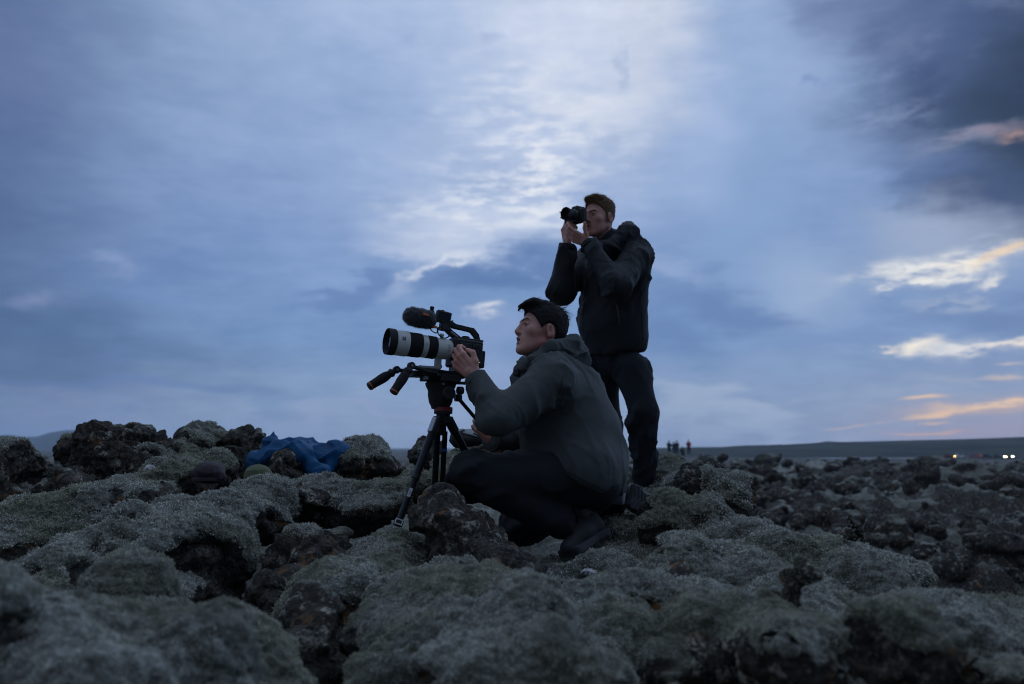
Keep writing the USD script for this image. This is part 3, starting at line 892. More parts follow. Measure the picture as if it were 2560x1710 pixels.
SKIN = skin_material()
LIPS = plain('lips', '8d5750', 0.45)
EYE = plain('eye_white', '8c8886', 0.2)
IRIS = plain('iris', '1c1612', 0.15)
HAIR_DARK = plain('dark_brown_hair', '120e0c', 0.7, vary=0.3, scale=120, bump=0.003, bscale=260, spec=0.25)
HAIR_FAIR = plain('light_brown_hair', '5c4731', 0.7, spec=0.25, vary=0.3, scale=120, bump=0.003, bscale=260)
CLOTH_GREY = plain('grey_green_jacket_cloth', '464a4a', 0.75, vary=0.12, scale=18, bump=0.0012, bscale=700, spec=0.2)
CLOTH_BLACK = plain('black_jacket_cloth', '1f2225', 0.6, vary=0.15, scale=14, bump=0.0012, bscale=600, spec=0.2)
TROUSER_A = plain('black_trouser_cloth', '1e2124', 0.8, vary=0.15, scale=20, bump=0.001, bscale=800, spec=0.2)
TROUSER_B = plain('dark_slate_trouser_cloth', '1d2126', 0.75, vary=0.15, scale=20, bump=0.001, bscale=800, spec=0.2)
SHOE = plain('dark_shoe_fabric', '1f2123', 0.7, vary=0.25, scale=40, bump=0.0015, bscale=400)
SOLE = plain('grey_rubber_sole', '34363a', 0.8, vary=0.15)
SOCK = plain('white_sock', '7d8186', 0.9, bump=0.002, bscale=300)
SOCK_GREY = plain('grey_sock', '4d4a4c', 0.9, bump=0.002, bscale=300)
JACKET_BLUE = plain('blue_jacket_cloth', '02446c', 0.6, vary=0.12, scale=12, bump=0.001, bscale=600, spec=0.2)
ZIP = plain('zip_tape', '353b42', 0.4)
LOGO = plain('grey_print', '8a9198', 0.6)
BEANIE = plain('purple_brown_knit', '2e272c', 0.95, vary=0.2, bump=0.004, bscale=180)
OLIVE = plain('olive_cap_cloth', '4d5138', 0.9, vary=0.15, bump=0.001, bscale=500)
BRIM = plain('pale_brim_edge', '8a8577', 0.85, vary=0.15)
LED_AMBER = plain('amber_lamp', 'ff9a30', 0.4, emit=(lin('ff8a20'), 3.0))
LED_GREEN = plain('green_lamp', '60ff50', 0.4, emit=(lin('70f040'), 2.0))


def glass_front():
    g = G()
    lw = g.add('fresnel', 'fac', IOR=1.5)
    gl = g.add('glossy_bsdf', 'BSDF', color=(0.95, 0.97, 1.0), roughness=0.02)
    tr = g.add('transparent_bsdf', 'BSDF', color=(0.75, 0.82, 0.85))
    return g.mat('lens_glass', g.add('mix_closure', 'closure', fac=g.math('add', lw, 0.14), closure1=tr, closure2=gl))


GLASS = glass_front()

# ------------------------------------------------------------------ the film camera
LA = np.array([-math.cos(math.radians(27)), -math.sin(math.radians(27)), math.tan(math.radians(4.2))])
LA /= np.linalg.norm(LA)
RIG = frame(LA)
RO = V(886, 782, 2.98)


def rig(r, f, u):
    return RO + RIG @ np.array([r, f, u], float)


def rb(r, f, u, hr, hf, hu, b=0.003, R=None):
    return bevbox(rig(r, f, u), (hr, hf, hu), RIG if R is None else RIG @ R, b)


def rotr(deg):
    """A turn about the camera's right axis (nose up)."""
    a = math.radians(deg)
    return np.array([[1, 0, 0], [0, math.cos(a), -math.sin(a)], [0, math.sin(a), math.cos(a)]])


def build_video_camera():
    t = thing('video_camera', 'black film camera with a long white and black lens on the tripod', 'film camera', at=rig(0, -0.32, -0.09))
    lens = thing_part(t, 'lens')
    ax = -LA
    o = rig(0, 0, 0)

    def ring(name, prof, mat, **k):
        return put(lens, name, lathe(o, ax, prof, 56), mat, smooth=30, **k)
    # hollow front ring
    ring('front_ring', [(0.030, 0.0485), (0.028, 0.0505), (0.004, 0.0512), (0.0, 0.0500), (0.0, 0.0465), (0.012, 0.043), (0.022, 0.040), (0.0225, 0.0)], RUBBER)
    put(lens, 'front_glass', lathe(o, ax, [(0.0105, 0.0), (0.0112, 0.015), (0.0135, 0.030), (0.0175, 0.0405), (0.019, 0.0405), (0.020, 0.0)], 48), GLASS, smooth=40)
    ring('front_barrel', [(0.0305, 0.046), (0.0305, 0.0488), (0.078, 0.0492), (0.080, 0.048)], LENSWHITE)
    ring('zoom_ring', [(0.0805, 0.044), (0.081, 0.0462), (0.1335, 0.0462), (0.134, 0.044)], RUBBER)
    ring('middle_barrel', [(0.1345, 0.042), (0.135, 0.0446), (0.156, 0.0442), (0.157, 0.042)], LENSWHITE)
    ring('focus_ring', [(0.1575, 0.040), (0.158, 0.0436), (0.1945, 0.0432), (0.195, 0.040)], RUBBER)
    ring('rear_barrel', [(0.1955, 0.038), (0.196, 0.0415), (0.226, 0.0408), (0.227, 0.0396), (0.229, 0.0396), (0.230, 0.0405), (0.249, 0.0395), (0.262, 0.034), (0.272, 0.031)], LENSWHITE)
    # ridges of the two rubber rings
    for f0, f1, r in ((0.084, 0.131, 0.0462), (0.161, 0.192, 0.0434)):
        ms = []
        for a in np.linspace(0, 2 * np.pi, 60, endpoint=False):
            d = np.array([math.cos(a), 0, math.sin(a)])
            Rr = np.stack([d, [0, 1, 0], np.cross(d, [0, 1, 0])], 1)
            ms.append(bevbox(RO + RIG @ (d * r + [0, -(f0 + f1) / 2, 0]), (0.0009, (f1 - f0) / 2, 0.0014), RIG @ Rr, 0.0004))
        put(lens, 'grip_ridges', join(*ms), RUBBER, smooth=False, kind='stuff')
    # badge with a letter on the front barrel
    d = np.array([-0.97, 0.0, 0.24])
    d /= np.linalg.norm(d)
    up = np.array([0.24, 0, 0.97])
    Rb = np.stack([np.array([0, -1.0, 0]), up, d], 1)
    bp = np.array([0, -0.053, 0]) + d * 0.0488
    put(lens, 'badge', bevbox(RO + RIG @ bp, (0.0068, 0.0068, 0.0010), RIG @ Rb, 0.0004), RUBBER)
    tm = meshkit.text_mesh('G', 0.0085, 0.0006, bold=True)
    tm.apply_translation(-tm.bounds.mean(0))
    put(lens, 'lettering', moved(tm, RIG @ Rb, RO + RIG @ (bp + d * 0.0013)), STICKER, smooth=False)
    # small square mark and engraved lines on the barrels
    d2 = np.array([-0.99, 0, 0.1])
    Rb2 = np.stack([np.array([0, -1.0, 0]), np.array([0.1, 0, 0.99]), d2], 1)
    put(lens, 'focus_button', bevbox(RO + RIG @ (np.array([0, -0.146, 0]) + d2 * 0.0445), (0.0045, 0.0058, 0.0012), RIG @ Rb2, 0.001), LENSFOOT)
    sw = [bevbox(RO + RIG @ (np.array([0, -f, 0]) + np.array([-math.cos(a), 0, math.sin(a)]) * 0.0398), (0.0012, 0.0065, 0.0035), RIG @ np.array([[math.cos(a), 0, math.sin(a)], [0, 1, 0], [-math.sin(a), 0, math.cos(a)]]), 0.0006) for f in (0.240,) for a in (0.30, 0.05, -0.2)]
    for s in sw:
        put(lens, 'switch', s, LENSFOOT)
    put(lens, 'collar_knob', join(rod(rig(-0.012, -0.214, 0.038), rig(-0.016, -0.214, 0.047), 0.005), rod(rig(-0.016, -0.214, 0.046), rig(-0.020, -0.214, 0.055), 0.0085)), LENSFOOT)
    fo = join(rb(0, -0.213, -0.055, 0.012, 0.012, 0.018, 0.004), rb(0, -0.213, -0.073, 0.013, 0.016, 0.008, 0.005, rotr(-25)), rb(0, -0.178, -0.0795, 0.0155, 0.046, 0.0052, 0.003, rotr(-3)))
    put(lens, 'lens_foot', fo, LENSFOOT)
    # body
    put(t, 'body', join(rb(0.003, -0.322, -0.010, 0.052, 0.058, 0.053, 0.006), rod(rig(0, -0.258, 0), rig(0, -0.272, 0), 0.036)), MATT)
    panel = thing_part(t, 'side_panel')
    put(panel, 'recess', rb(-0.0515, -0.306, -0.003, 0.0022, 0.023, 0.030, 0.0015), BLACK)
    put(panel, 'control_plate', rb(-0.0515, -0.354, -0.010, 0.0024, 0.021, 0.038, 0.002), BLACK)
    for i in range(3):
        for j in range(3):
            put(panel, 'key', rb(-0.0538, -0.294 - i * 0.011, 0.013 - j * 0.012, 0.0012, 0.0035, 0.0038, 0.0006), RUBBER)
    for i, (f, u, r) in enumerate(((-0.343, 0.014, 0.0042), (-0.356, 0.016, 0.0042), (-0.366, 0.006, 0.0042), (-0.345, -0.002, 0.0062), (-0.358, -0.008, 0.0042), (-0.347, -0.020, 0.0042), (-0.362, -0.023, 0.0042))):
        put(panel, 'button', rod(rig(-0.053, f, u), rig(-0.0565, f, u), r, n=14), RUBBER)
    put(panel, 'amber_light', rod(rig(-0.0535, -0.290, 0.012 + 0.004), rig(-0.0555, -0.290, 0.012 + 0.004), 0.0012, n=8), LED_AMBER)
    put(panel, 'green_light', rod(rig(-0.0535, -0.366, -0.042), rig(-0.0555, -0.366, -0.042), 0.0014, n=8), LED_GREEN)
    put(t, 'battery', rb(0.004, -0.389, -0.024, 0.035, 0.010, 0.034, 0.003), BLACK)
    put(t, 'top_plate', rb(0.0, -0.325, 0.046, 0.040, 0.058, 0.0045, 0.0015), BLACK)
    put(t, 'top_dial', rod(rig(-0.01, -0.318, 0.050), rig(-0.01, -0.318, 0.060), 0.016, n=24), RUBBER)
    # handle
    P = [(-0.374, 0.048), (-0.367, 0.070), (-0.346, 0.090), (-0.310, 0.093), (-0.268, 0.096), (-0.246, 0.106)]
    hs = [m3.Manifold.hull_points(np.concatenate([bevbox(rig(0, a[0], a[1]), (0.012, 0.0075, 0.0085), RIG, 0.002).vertices, bevbox(rig(0, b[0], b[1]), (0.012, 0.0075, 0.0085), RIG, 0.002).vertices])) for a, b in zip(P[:-1], P[1:])]
    P2 = [(-0.290, 0.048), (-0.258, 0.066), (-0.232, 0.086), (-0.240, 0.104)]
    hs += [m3.Manifold.hull_points(np.concatenate([bevbox(rig(0, a[0], a[1]), (0.011, 0.008, 0.009), RIG, 0.002).vertices, bevbox(rig(0, b[0], b[1]), (0.011, 0.008, 0.009), RIG, 0.002).vertices])) for a, b in zip(P2[:-1], P2[1:])]
    h = hs[0]
    for k in hs[1:]:
        h = h + k
    hd = thing_part(t, 'handle')
    put(hd, 'grip_bar', h, MATT)
    put(hd, 'joint', rod(rig(-0.016, -0.246, 0.104), rig(0.016, -0.246, 0.104), 0.010), BLACK)
    put(hd, 'clamp_block', rb(0, -0.228, 0.090, 0.016, 0.018, 0.018, 0.004), BLACK)
    put(hd, 'steel_rod', rod(rig(-0.018, -0.250, 0.070), rig(-0.018, -0.290, 0.046), 0.003), GREY)
    put(hd, 'bolt', rod(rig(-0.018, -0.252, 0.112), rig(-0.022, -0.252, 0.112), 0.0035, n=10), GREY)
    mon = thing_part(t, 'monitor')
    put(mon, 'housing', rb(-0.006, -0.218, 0.124, 0.012, 0.030, 0.023, 0.003, rotr(6)), BLACK)
    put(mon, 'screen', rb(-0.0185, -0.220, 0.126, 0.0008, 0.024, 0.016, 0.0004, rotr(6)), SCREEN)
    put(mon, 'knob', rod(rig(0, -0.216, 0.146), rig(0, -0.216, 0.153), 0.006), RUBBER)
    mic = thing_part(t, 'microphone')
    mc = rig(0.0, -0.122, 0.108)
    a, b = mc + RIG @ np.array([0, 0.028, 0.002]), mc - RIG @ np.array([0, 0.034, 0.002])
    lo, hi = np.minimum(a, b) - 0.06, np.maximum(a, b) + 0.06
    v, f = nets(lambda p: cone(p, a, b, 0.037, 0.036), lo, hi, 0.005)
    n = vnormals(v, f)
    v = v + n * (0.006 * (noise(v / 0.012, 3) - 0.5) + 0.004 * (noise(v / 0.005, 4) - 0.5))[:, None]
    put(mic, 'windshield', (v, f), FURCOL, smooth=True)
    rs = np.random.default_rng(5)
    pick = rs.choice(len(v), 9000, replace=True)
    hair_curves(mic, 'fur', v[pick] - n[pick] * 0.002, n[pick] * 0.8 + rs.normal(0, 0.45, (len(pick), 3)) + RIG @ np.array([0, -0.35, -0.3]), 0.0055, 0.0006, FURCOL, 4, rs)
    put(mic, 'shock_mount', join(rb(0, -0.172, 0.116, 0.014, 0.006, 0.026, 0.003), rb(0, -0.182, 0.110, 0.010, 0.008, 0.014, 0.003)), BLACK)
    put(mic, 'mount_knob', join(rod(rig(0, -0.171, 0.138), rig(0, -0.171, 0.152), 0.0075), rod(rig(0, -0.171, 0.150), rig(0, -0.171, 0.160), 0.0085)), RUBBER)
    put(mic, 'orange_clip', join(rb(-0.042, -0.126, 0.117, 0.003, 0.006, 0.0045, 0.0015), rb(-0.042, -0.137, 0.115, 0.0025, 0.007, 0.0028, 0.001)), ORANGE)
    put(mic, 'orange_clip', rb(-0.016, -0.184, 0.078, 0.004, 0.009, 0.0045, 0.0015), ORANGE)
    put(t, 'cable', hose([rig(-0.012, -0.163, 0.076), rig(-0.02, -0.176, 0.058), rig(-0.018, -0.19, 0.056), rig(-0.012, -0.20, 0.072), rig(-0.01, -0.215, 0.085)], 0.0022), RUBBER)
    put(t, 'cable', hose([rig(-0.012, -0.200, 0.080), rig(-0.022, -0.198, 0.052), rig(-0.024, -0.215, 0.040), rig(-0.02, -0.236, 0.044), rig(-0.014, -0.246, 0.058)], 0.0026), RUBBER)
    # base plate with the two hand grips
    bp_ = thing_part(t, 'base_plate')
    put(bp_, 'plate', rb(0, -0.268, -0.0895, 0.030, 0.112, 0.0035, 0.001), BLACK)
    put(bp_, 'body_riser', rb(0.002, -0.325, -0.074, 0.036, 0.05, 0.012, 0.003), BLACK)
    put(bp_, 'front_block', rb(0, -0.188, -0.104, 0.028, 0.034, 0.0105, 0.004), MATT)
    put(bp_, 'rear_block', rb(0, -0.262, -0.111, 0.030, 0.040, 0.0165, 0.003), MATT)
    put(bp_, 'stud', rb(-0.004, -0.168, -0.121, 0.010, 0.008, 0.008, 0.002), GREY)
    for f_, u_ in ((-0.205, -0.104), (-0.176, -0.096)):
        put(bp_, 'screw', rod(rig(-0.028, f_, u_), rig(-0.0305, f_, u_), 0.0042, n=12), GREY)
    # near arm and grip, far arm and grip (arms come forward from the plate)
    for r0, fj, uj, gdir, in ((-0.034, -0.094, -0.086, (-0.06, 0.50, -0.86)), (0.052, -0.066, -0.097, (0.02, 0.80, -0.60))):
        g = thing_part(t, 'hand_grip')
        j = rig(r0, fj, uj)
        put(g, 'arm', join(hull2(rig(r0 * 0.8, -0.165, -0.100), 0.008, j, 0.0085), hull2(rig(r0 * 0.75, -0.20, -0.101), 0.009, rig(r0 * 0.8, -0.165, -0.100), 0.008)), MATT)
        put(g, 'rosette', rod(j - RIG @ np.array([0.011, 0, 0]), j + RIG @ np.array([0.011, 0, 0]), 0.0145), BLACK)
        put(g, 'rosette_screw', rod(j - RIG @ np.array([0.0115, 0, 0]), j - RIG @ np.array([0.0145, 0, 0]), 0.0045, n=12), GREY)
        gd = RIG @ np.array(gdir)
        gd /= np.linalg.norm(gd)
        s = j + gd * 0.016
        put(g, 'collar', lathe(j, gd, [(0.004, 0.010), (0.014, 0.0115), (0.020, 0.017), (0.026, 0.017), (0.030, 0.014)]), BLACK)
        put(g, 'sleeve', lathe(s, gd, [(0.012, 0.0125), (0.018, 0.0145), (0.034, 0.0185), (0.050, 0.0192), (0.068, 0.0178), (0.088, 0.0166), (0.098, 0.0168), (0.102, 0.016)], 28), RUBBER)
        put(g, 'end_ring', lathe(s, gd, [(0.1022, 0.0165), (0.103, 0.0176), (0.1055, 0.0176), (0.106, 0.0165)], 28), ORANGE)
        put(g, 'end_cap', lathe(s, gd, [(0.1062, 0.0164), (0.110, 0.0158), (0.1125, 0.013)], 28), BLACK)
    return t


def thing_part(t, name):
    """A part that has pieces of its own."""
    x = UsdGeom.Xform.Define(stage, numbered(str(t.GetPath()) + '/' + name))
    return x.GetPrim()


def hull2(a, ra, b, rb_, n=8):
    s = trimesh.creation.icosphere(2, 1.0).vertices
    return trimesh.convex.convex_hull(np.concatenate([s * ra + a, s * rb_ + b]))


def hair_curves(parent, name, roots, dirs, length, width, mat, npts, rs, curl=0.3, kind='stuff', taper=True, droop=None):
    d = dirs / np.linalg.norm(dirs, axis=1, keepdims=True)
    N = len(roots)
    L = length * rs.uniform(0.6, 1.25, N)
    bend = rs.normal(0, curl, (N, 3)) if droop is None else droop
    pts = []
    for k in range(npts):
        s = k / (npts - 1)
        pts.append(roots + L[:, None] * (d * s + bend * s * s))
    pts = np.stack(pts, 1)
    o = _origin.get('/'.join(str(parent.GetPath()).split('/')[:3]), np.zeros(3))
    c = UsdGeom.BasisCurves.Define(stage, numbered(str(parent.GetPath()) + '/' + name))
    c.CreateTypeAttr('linear')
    c.CreateCurveVertexCountsAttr(Vt.IntArray.FromNumpy(np.full(N, npts, np.int32)))
    c.CreatePointsAttr(Vt.Vec3fArray.FromNumpy((pts - o).reshape(-1, 3).astype(np.float32)))
    w = np.tile(np.linspace(1, 0.3 if taper else 1, npts), N) * width
    c.CreateWidthsAttr(Vt.FloatArray.FromNumpy(w.astype(np.float32)))
    c.SetWidthsInterpolation('vertex')
    UsdShade.MaterialBindingAPI.Apply(c.GetPrim()).Bind(mat)
    return data(c.GetPrim(), kind=kind)


build_video_camera()


# ------------------------------------------------------------------ the tripod
def build_tripod():
    t = thing('tripod', 'black film tripod with a red levelling ring under the camera', 'tripod', at=V(1015, 1150, 3.12))
    hd = thing_part(t, 'fluid_head')
    ap = V(1016, 938, 3.12)                                         # levelling ring
    dn = np.array([0, 0, -1.0])
    RT = frame(LA * (1, 1, 0))
    top = V(1004, 862, 3.12)

    def hb(c, half, b=0.004):
        return bevbox(c, half, RT, b)
    put(hd, 'sliding_plate', hb(top + RT @ np.array([0, 0.005, 0.004]), (0.034, 0.112, 0.0115), 0.003), BLACK)
    put(hd, 'plate_holder', hb(top + RT @ np.array([0, -0.01, -0.013]), (0.042, 0.072, 0.0075), 0.003), MATT)
    hp = top + RT @ np.array([0, -0.012, -0.022])
    H = hp[2] - ap[2]
    put(hd, 'head_body', lathe(hp + (0, 0, 0.004), dn, [(0, 0.050), (0.012, 0.062), (0.024, 0.058), (0.040, 0.050), (0.062, 0.050), (H * 0.78, 0.046), (H - 0.006, 0.037), (H + 0.002, 0.036)], 36), MATT)
    put(hd, 'tilt_knob', rod(hp + RT @ np.array([-0.045, -0.01, -0.048]), hp + RT @ np.array([-0.068, -0.01, -0.048]), 0.027, n=28), BLACK)
    put(hd, 'tilt_knob', rod(hp + RT @ np.array([-0.030, -0.058, -0.034]), hp + RT @ np.array([-0.030, -0.082, -0.034]), 0.016, n=24), BLACK)
    put(hd, 'drag_dial', rod(hp + RT @ np.array([-0.052, 0.012, -0.012]), hp + RT @ np.array([-0.062, 0.012, -0.012]), 0.006, n=16), GREY)
    put(hd, 'lock_lever', hb(hp + RT @ np.array([-0.045, -0.066, -0.006]), (0.005, 0.026, 0.006), 0.002), BLACK)
    put(t, 'levelling_ring', lathe(ap + (0, 0, 0.008), dn, [(0, 0.034), (0.001, 0.0365), (0.016, 0.0365), (0.017, 0.034)], 40), RED)
    put(t, 'bowl', lathe(ap - (0, 0, 0.0095), dn, [(0, 0.034), (0.001, 0.0362), (0.008, 0.0362), (0.009, 0.027), (0.020, 0.026), (0.021, 0.029), (0.044, 0.026), (0.046, 0.02)], 36), MATT)
    hub = ap - (0, 0, 0.036)
    feet = [V(903, 1226, 2.95), V(1002, 1175, 3.28), V(1120, 1135, 3.36)]
    for k, ft in enumerate(feet):
        lg = thing_part(t, 'leg')
        d = ft - hub
        d /= np.linalg.norm(d)
        h = np.array([d[0], d[1], 0])
        h /= np.linalg.norm(h)
        s = hub + h * 0.030 + np.array([0, 0, -0.002])
        d = ft - s
        L = np.linalg.norm(d)
        d /= L
        Rl = frame(d, (-h[0], -h[1], 0.3))
        side = Rl[:, 0]
        put(lg, 'hinge', join(bevbox(s + d * 0.028, (0.0165, 0.036, 0.013), Rl, 0.004), rod(s - side * 0.02, s + side * 0.02, 0.011)), BLACK)
        put(lg, 'hinge_plate', bevbox(s + d * 0.030 + h * 0.0135 + (0, 0, 0.006), (0.0125, 0.030, 0.002), Rl, 0.001), GREY)
        if k == 1:
            put(lg, 'upper_tube', rod(s + d * 0.05 - side * 0.014, s + d * L * 0.82 - side * 0.014, 0.0105), CARBON)
            put(lg, 'upper_tube', rod(s + d * 0.05 + side * 0.016, s + d * L * 0.74 + side * 0.016, 0.0125), CARBON)
            put(lg, 'colour_ring', rod(s + d * L * 0.30 - side * 0.014, s + d * L * 0.335 - side * 0.014, 0.0113), BLUE)
            put(lg, 'lock', bevbox(s + d * L * 0.76, (0.032, 0.008, 0.013), Rl, 0.003), BLACK)
            put(lg, 'lower_tube', rod(s + d * L * 0.76, ft, 0.011), CARBON)
        else:
            put(lg, 'upper_tube', rod(s + d * 0.05, s + d * L * 0.52, 0.0152), CARBON)
            put(lg, 'lock', rod(s + d * L * 0.50, s + d * L * 0.535, 0.0165), BLACK)
            put(lg, 'lower_tube', rod(s + d * L * 0.53, s + d * (L - 0.02), 0.0128), CARBON)
        if k == 0:
            vd = np.array([0, 0, ZC]) - (s + d * L * 0.66)
            vd -= d * (vd @ d)
            vd /= np.linalg.norm(vd)
            Rs = np.stack([np.cross(d, vd), d, vd], 1)
            put(lg, 'sticker', bevbox(s + d * L * 0.655 + vd * 0.0128, (0.0065, 0.017, 0.0008), Rs, 0.0003), STICKER)
            tm = meshkit.text_mesh('579', 0.0055, 0.0004, bold=True)
            tm.apply_translation(-tm.bounds.mean(0))
            Rt = np.stack([d, -np.cross(d, vd), vd], 1)
            put(lg, 'sticker_lettering', moved(tm, Rt, s + d * L * 0.655 + vd * 0.0139), RUBBER, smooth=False)
            for q in (0.90, 0.965):
                c = s + d * L * q
                put(lg, 'clamp', bevbox(c, (0.0175, 0.011, 0.0165), Rs, 0.003), BLACK)
                fr = [bevbox(c + vd * 0.0170 + Rs @ np.array([x, y, 0]), hx, Rs, 0.0004) for x, y, hx in ((-0.0125, 0, (0.002, 0.0105, 0.0016)), (0.0125, 0, (0.002, 0.0105, 0.0016)), (0, 0.0085, (0.0106, 0.002, 0.0016)), (0, -0.0085, (0.0106, 0.002, 0.0016)))]
                put(lg, 'clamp_frame', join(*fr), STICKER)
        put(lg, 'foot', trimesh.creation.icosphere(2, 0.014).apply_translation(ft), RUBBER)
    bar = thing_part(t, 'pan_bar')
    a, b = V(1050, 912, 3.16), V(1118, 992, 3.28)
    put(bar, 'rod', rod(a, b, 0.0075), CARBON)
    put(bar, 'clamp', bevbox(a, (0.012, 0.014, 0.014), RT, 0.004), BLACK)
    return a, b


PAN = build_tripod()


# ------------------------------------------------------------------ people
def head_field(O, R, s=1.0, mouth=0.0, squint=0.0):
    """A head: O between the ears, R its right / forward / up; returns the field and a map to head coordinates."""
    def loc(p):
        return (p - O) @ R / s

    def f(p):
        q = loc(p)
        d = ell(q, (0, -0.014, 0.040), (0.076, 0.096, 0.086))
        d = smin(d, ell(q, (0, 0.040, -0.020), (0.060, 0.056, 0.086)), 0.03)
        d = smin(d, ell(q, (0, 0.044, -0.066), (0.049, 0.047, 0.038)), 0.03)
        d = smin(d, cone(q, (-0.057, 0.0, -0.050), (-0.022, 0.072, -0.094), 0.016, 0.016), 0.02)
        d = smin(d, cone(q, (0.057, 0.0, -0.050), (0.022, 0.072, -0.094), 0.016, 0.016), 0.02)
        d = smin(d, ell(q, (0, 0.081, -0.097), (0.022, 0.017, 0.017)), 0.014)
        for x in (-1, 1):
            d = smin(d, cone(q, (x * 0.012, 0.0895, 0.032), (x * 0.040, 0.0785, 0.034), 0.0080, 0.0075), 0.014)       # brow
            d = smin(d, ell(q, (x * 0.047, 0.060, -0.014), (0.020, 0.022, 0.020)), 0.02)                          # cheek
        d = smax(d, -ell(q, (-0.031, 0.099, 0.012), (0.017, 0.015, 0.010)), 0.012)
        d = smax(d, -ell(q, (0.031, 0.099, 0.012), (0.017, 0.015, 0.010)), 0.012)
        for x in (-1, 1):
            d = smin(d, ell(q, (x * 0.031, 0.0755, 0.011), (0.0125, 0.0125, 0.0115)), 0.002)                       # eyeball under the lids
            d = smin(d, cone(q, (x * 0.020, 0.0885, 0.0172 - squint), (x * 0.044, 0.0785, 0.0152 - squint), 0.0042, 0.0040), 0.003)
            d = smin(d, cone(q, (x * 0.020, 0.0865, 0.0052 + squint), (x * 0.043, 0.0785, 0.0058 + squint), 0.0036, 0.0036), 0.004)
        d = smin(d, cone(q, (0, 0.089, 0.024), (0, 0.1065, -0.017), 0.0088, 0.0118), 0.012)                        # nose
        d = smin(d, ell(q, (0, 0.1070, -0.0225), (0.0118, 0.0110, 0.0100)), 0.008)
        for x in (-1, 1):
            d = smin(d, ell(q, (x * 0.0125, 0.099, -0.027), (0.0078, 0.011, 0.0078)), 0.005)
            d = smax(d, -ell(q, (x * 0.006, 0.104, -0.0355), (0.0034, 0.005, 0.004)), 0.002)
        d = smin(d, cone(q, (-0.018, 0.089, -0.052), (0, 0.099, -0.0490), 0.0050, 0.0070), 0.004)                 # lips
        d = smin(d, cone(q, (0.018, 0.089, -0.052), (0, 0.099, -0.0490), 0.0050, 0.0070), 0.004)
        d = smin(d, cone(q, (-0.013, 0.090, -0.0640 - mouth), (0.013, 0.090, -0.0640 - mouth), 0.0075, 0.0075), 0.005)
        d = smax(d, -ell(q, (0, 0.103, -0.0570 - mouth / 2), (0.020, 0.016, 0.0018 + mouth * 0.7)), 0.002)
        for x in (-1, 1):                                                                                         # ears
            tilt = q - np.array([x * 0.079, -0.012, -0.002])
            e = ell(tilt + np.array([0, 0.0, 0]) - np.stack([x * -0.35 * tilt[:, 1] * 0 + 0 * tilt[:, 0], 0.25 * tilt[:, 2], 0 * tilt[:, 0]], 1), (0, 0, 0), (0.011, 0.019, 0.032))
            e = smax(e, -ell(tilt, (x * 0.011, 0.003, 0.004), (0.012, 0.011, 0.020)), 0.003)
            e = smin(e, ell(tilt, (x * 0.002, 0.004, -0.024), (0.006, 0.008, 0.010)), 0.005)
            d = smin(d, e, 0.006)
        d = smin(d, cone(q, (0, -0.030, -0.03), (0, -0.055, -0.17), 0.052, 0.060), 0.03)                          # neck
        return d * s
    return f, loc


def hand_bones(w, R, s=1.0, curls=((0.5, 0.6, 0.4),) * 4, spread=0.06, thumb=((0.030, 0.030, -0.018), (0.050, 0.062, -0.030), (0.052, 0.092, -0.034))):
    """Bones of a hand from the wrist w; R: towards the thumb / along the fingers / out of the back of the hand."""
    B = []

    def W(x):
        return w + R @ (np.asarray(x, float) * s)
    kx = (0.030, 0.010, -0.010, -0.029)
    ky = (0.088, 0.092, 0.087, 0.078)
    L = ((0.044, 0.026, 0.022), (0.048, 0.030, 0.023), (0.044, 0.028, 0.023), (0.034, 0.021, 0.020))
    for i in range(4):
        B.append((W((kx[i] * 0.55, 0.006, 0)), W((kx[i], ky[i], 0)), 0.0150 * s, 0.0110 * s))
        a, p, sp = 0.0, np.array([kx[i], ky[i], 0.0]), spread * (1.5 - i)
        r = (0.0094, 0.0096, 0.0090, 0.0080)[i]
        for c, l in zip(curls[i], L[i]):
            a += c
            q = p + l * np.array([math.sin(sp) * math.cos(a), math.cos(sp) * math.cos(a), -math.sin(a)])
            B.append((W(p), W(q), r * s, r * 0.90 * s))
            p, r = q, r * 0.92
    B.append((W((0.012, 0.012, -0.006)), W(thumb[0]), 0.0165 * s, 0.0135 * s))
    B.append((W(thumb[0]), W(thumb[1]), 0.0125 * s, 0.0105 * s))
    B.append((W(thumb[1]), W(thumb[2]), 0.0105 * s, 0.0085 * s))
    B.append((W((0, -0.03, 0)), W((0, 0.02, 0)), 0.026 * s, 0.022 * s))
    return B


def bones_field(B, k=0.006):
    def f(p):
        d = cone(p, *B[0])
        for b in B[1:]:
            d = smin(d, cone(p, *b), k)
        return d
    return f


def bounds_of(B, pad=0.02):
    P = np.array([b[i] for b in B for i in (0, 1)])
    r = max(max(b[2], b[3]) for b in B)
    return P.min(0) - r - pad, P.max(0) + r + pad


def sdf(f, lo, hi, h, smooth_steps=1):
    v, t = nets(f, lo, hi, h)
    for _ in range(3):                                              # pull the points onto the surface
        pass
    return relax(v, t, smooth_steps, 0.4), t


def joined_body(parts):
    """One skin from overlapping closed pieces."""
    ms = []
    for v, t in parts:
        m = m3.Manifold(m3.Mesh(np.asarray(v, np.float32), np.asarray(t, np.uint32)))
        ms.append(m)
    if all(m.status() == m3.Error.NoError and m.num_tri() > 0 for m in ms):
        return m3.Manifold.batch_boolean(ms, m3.OpType.Add)
    return join(*[trimesh.Trimesh(v, t, process=False) for v, t in parts])


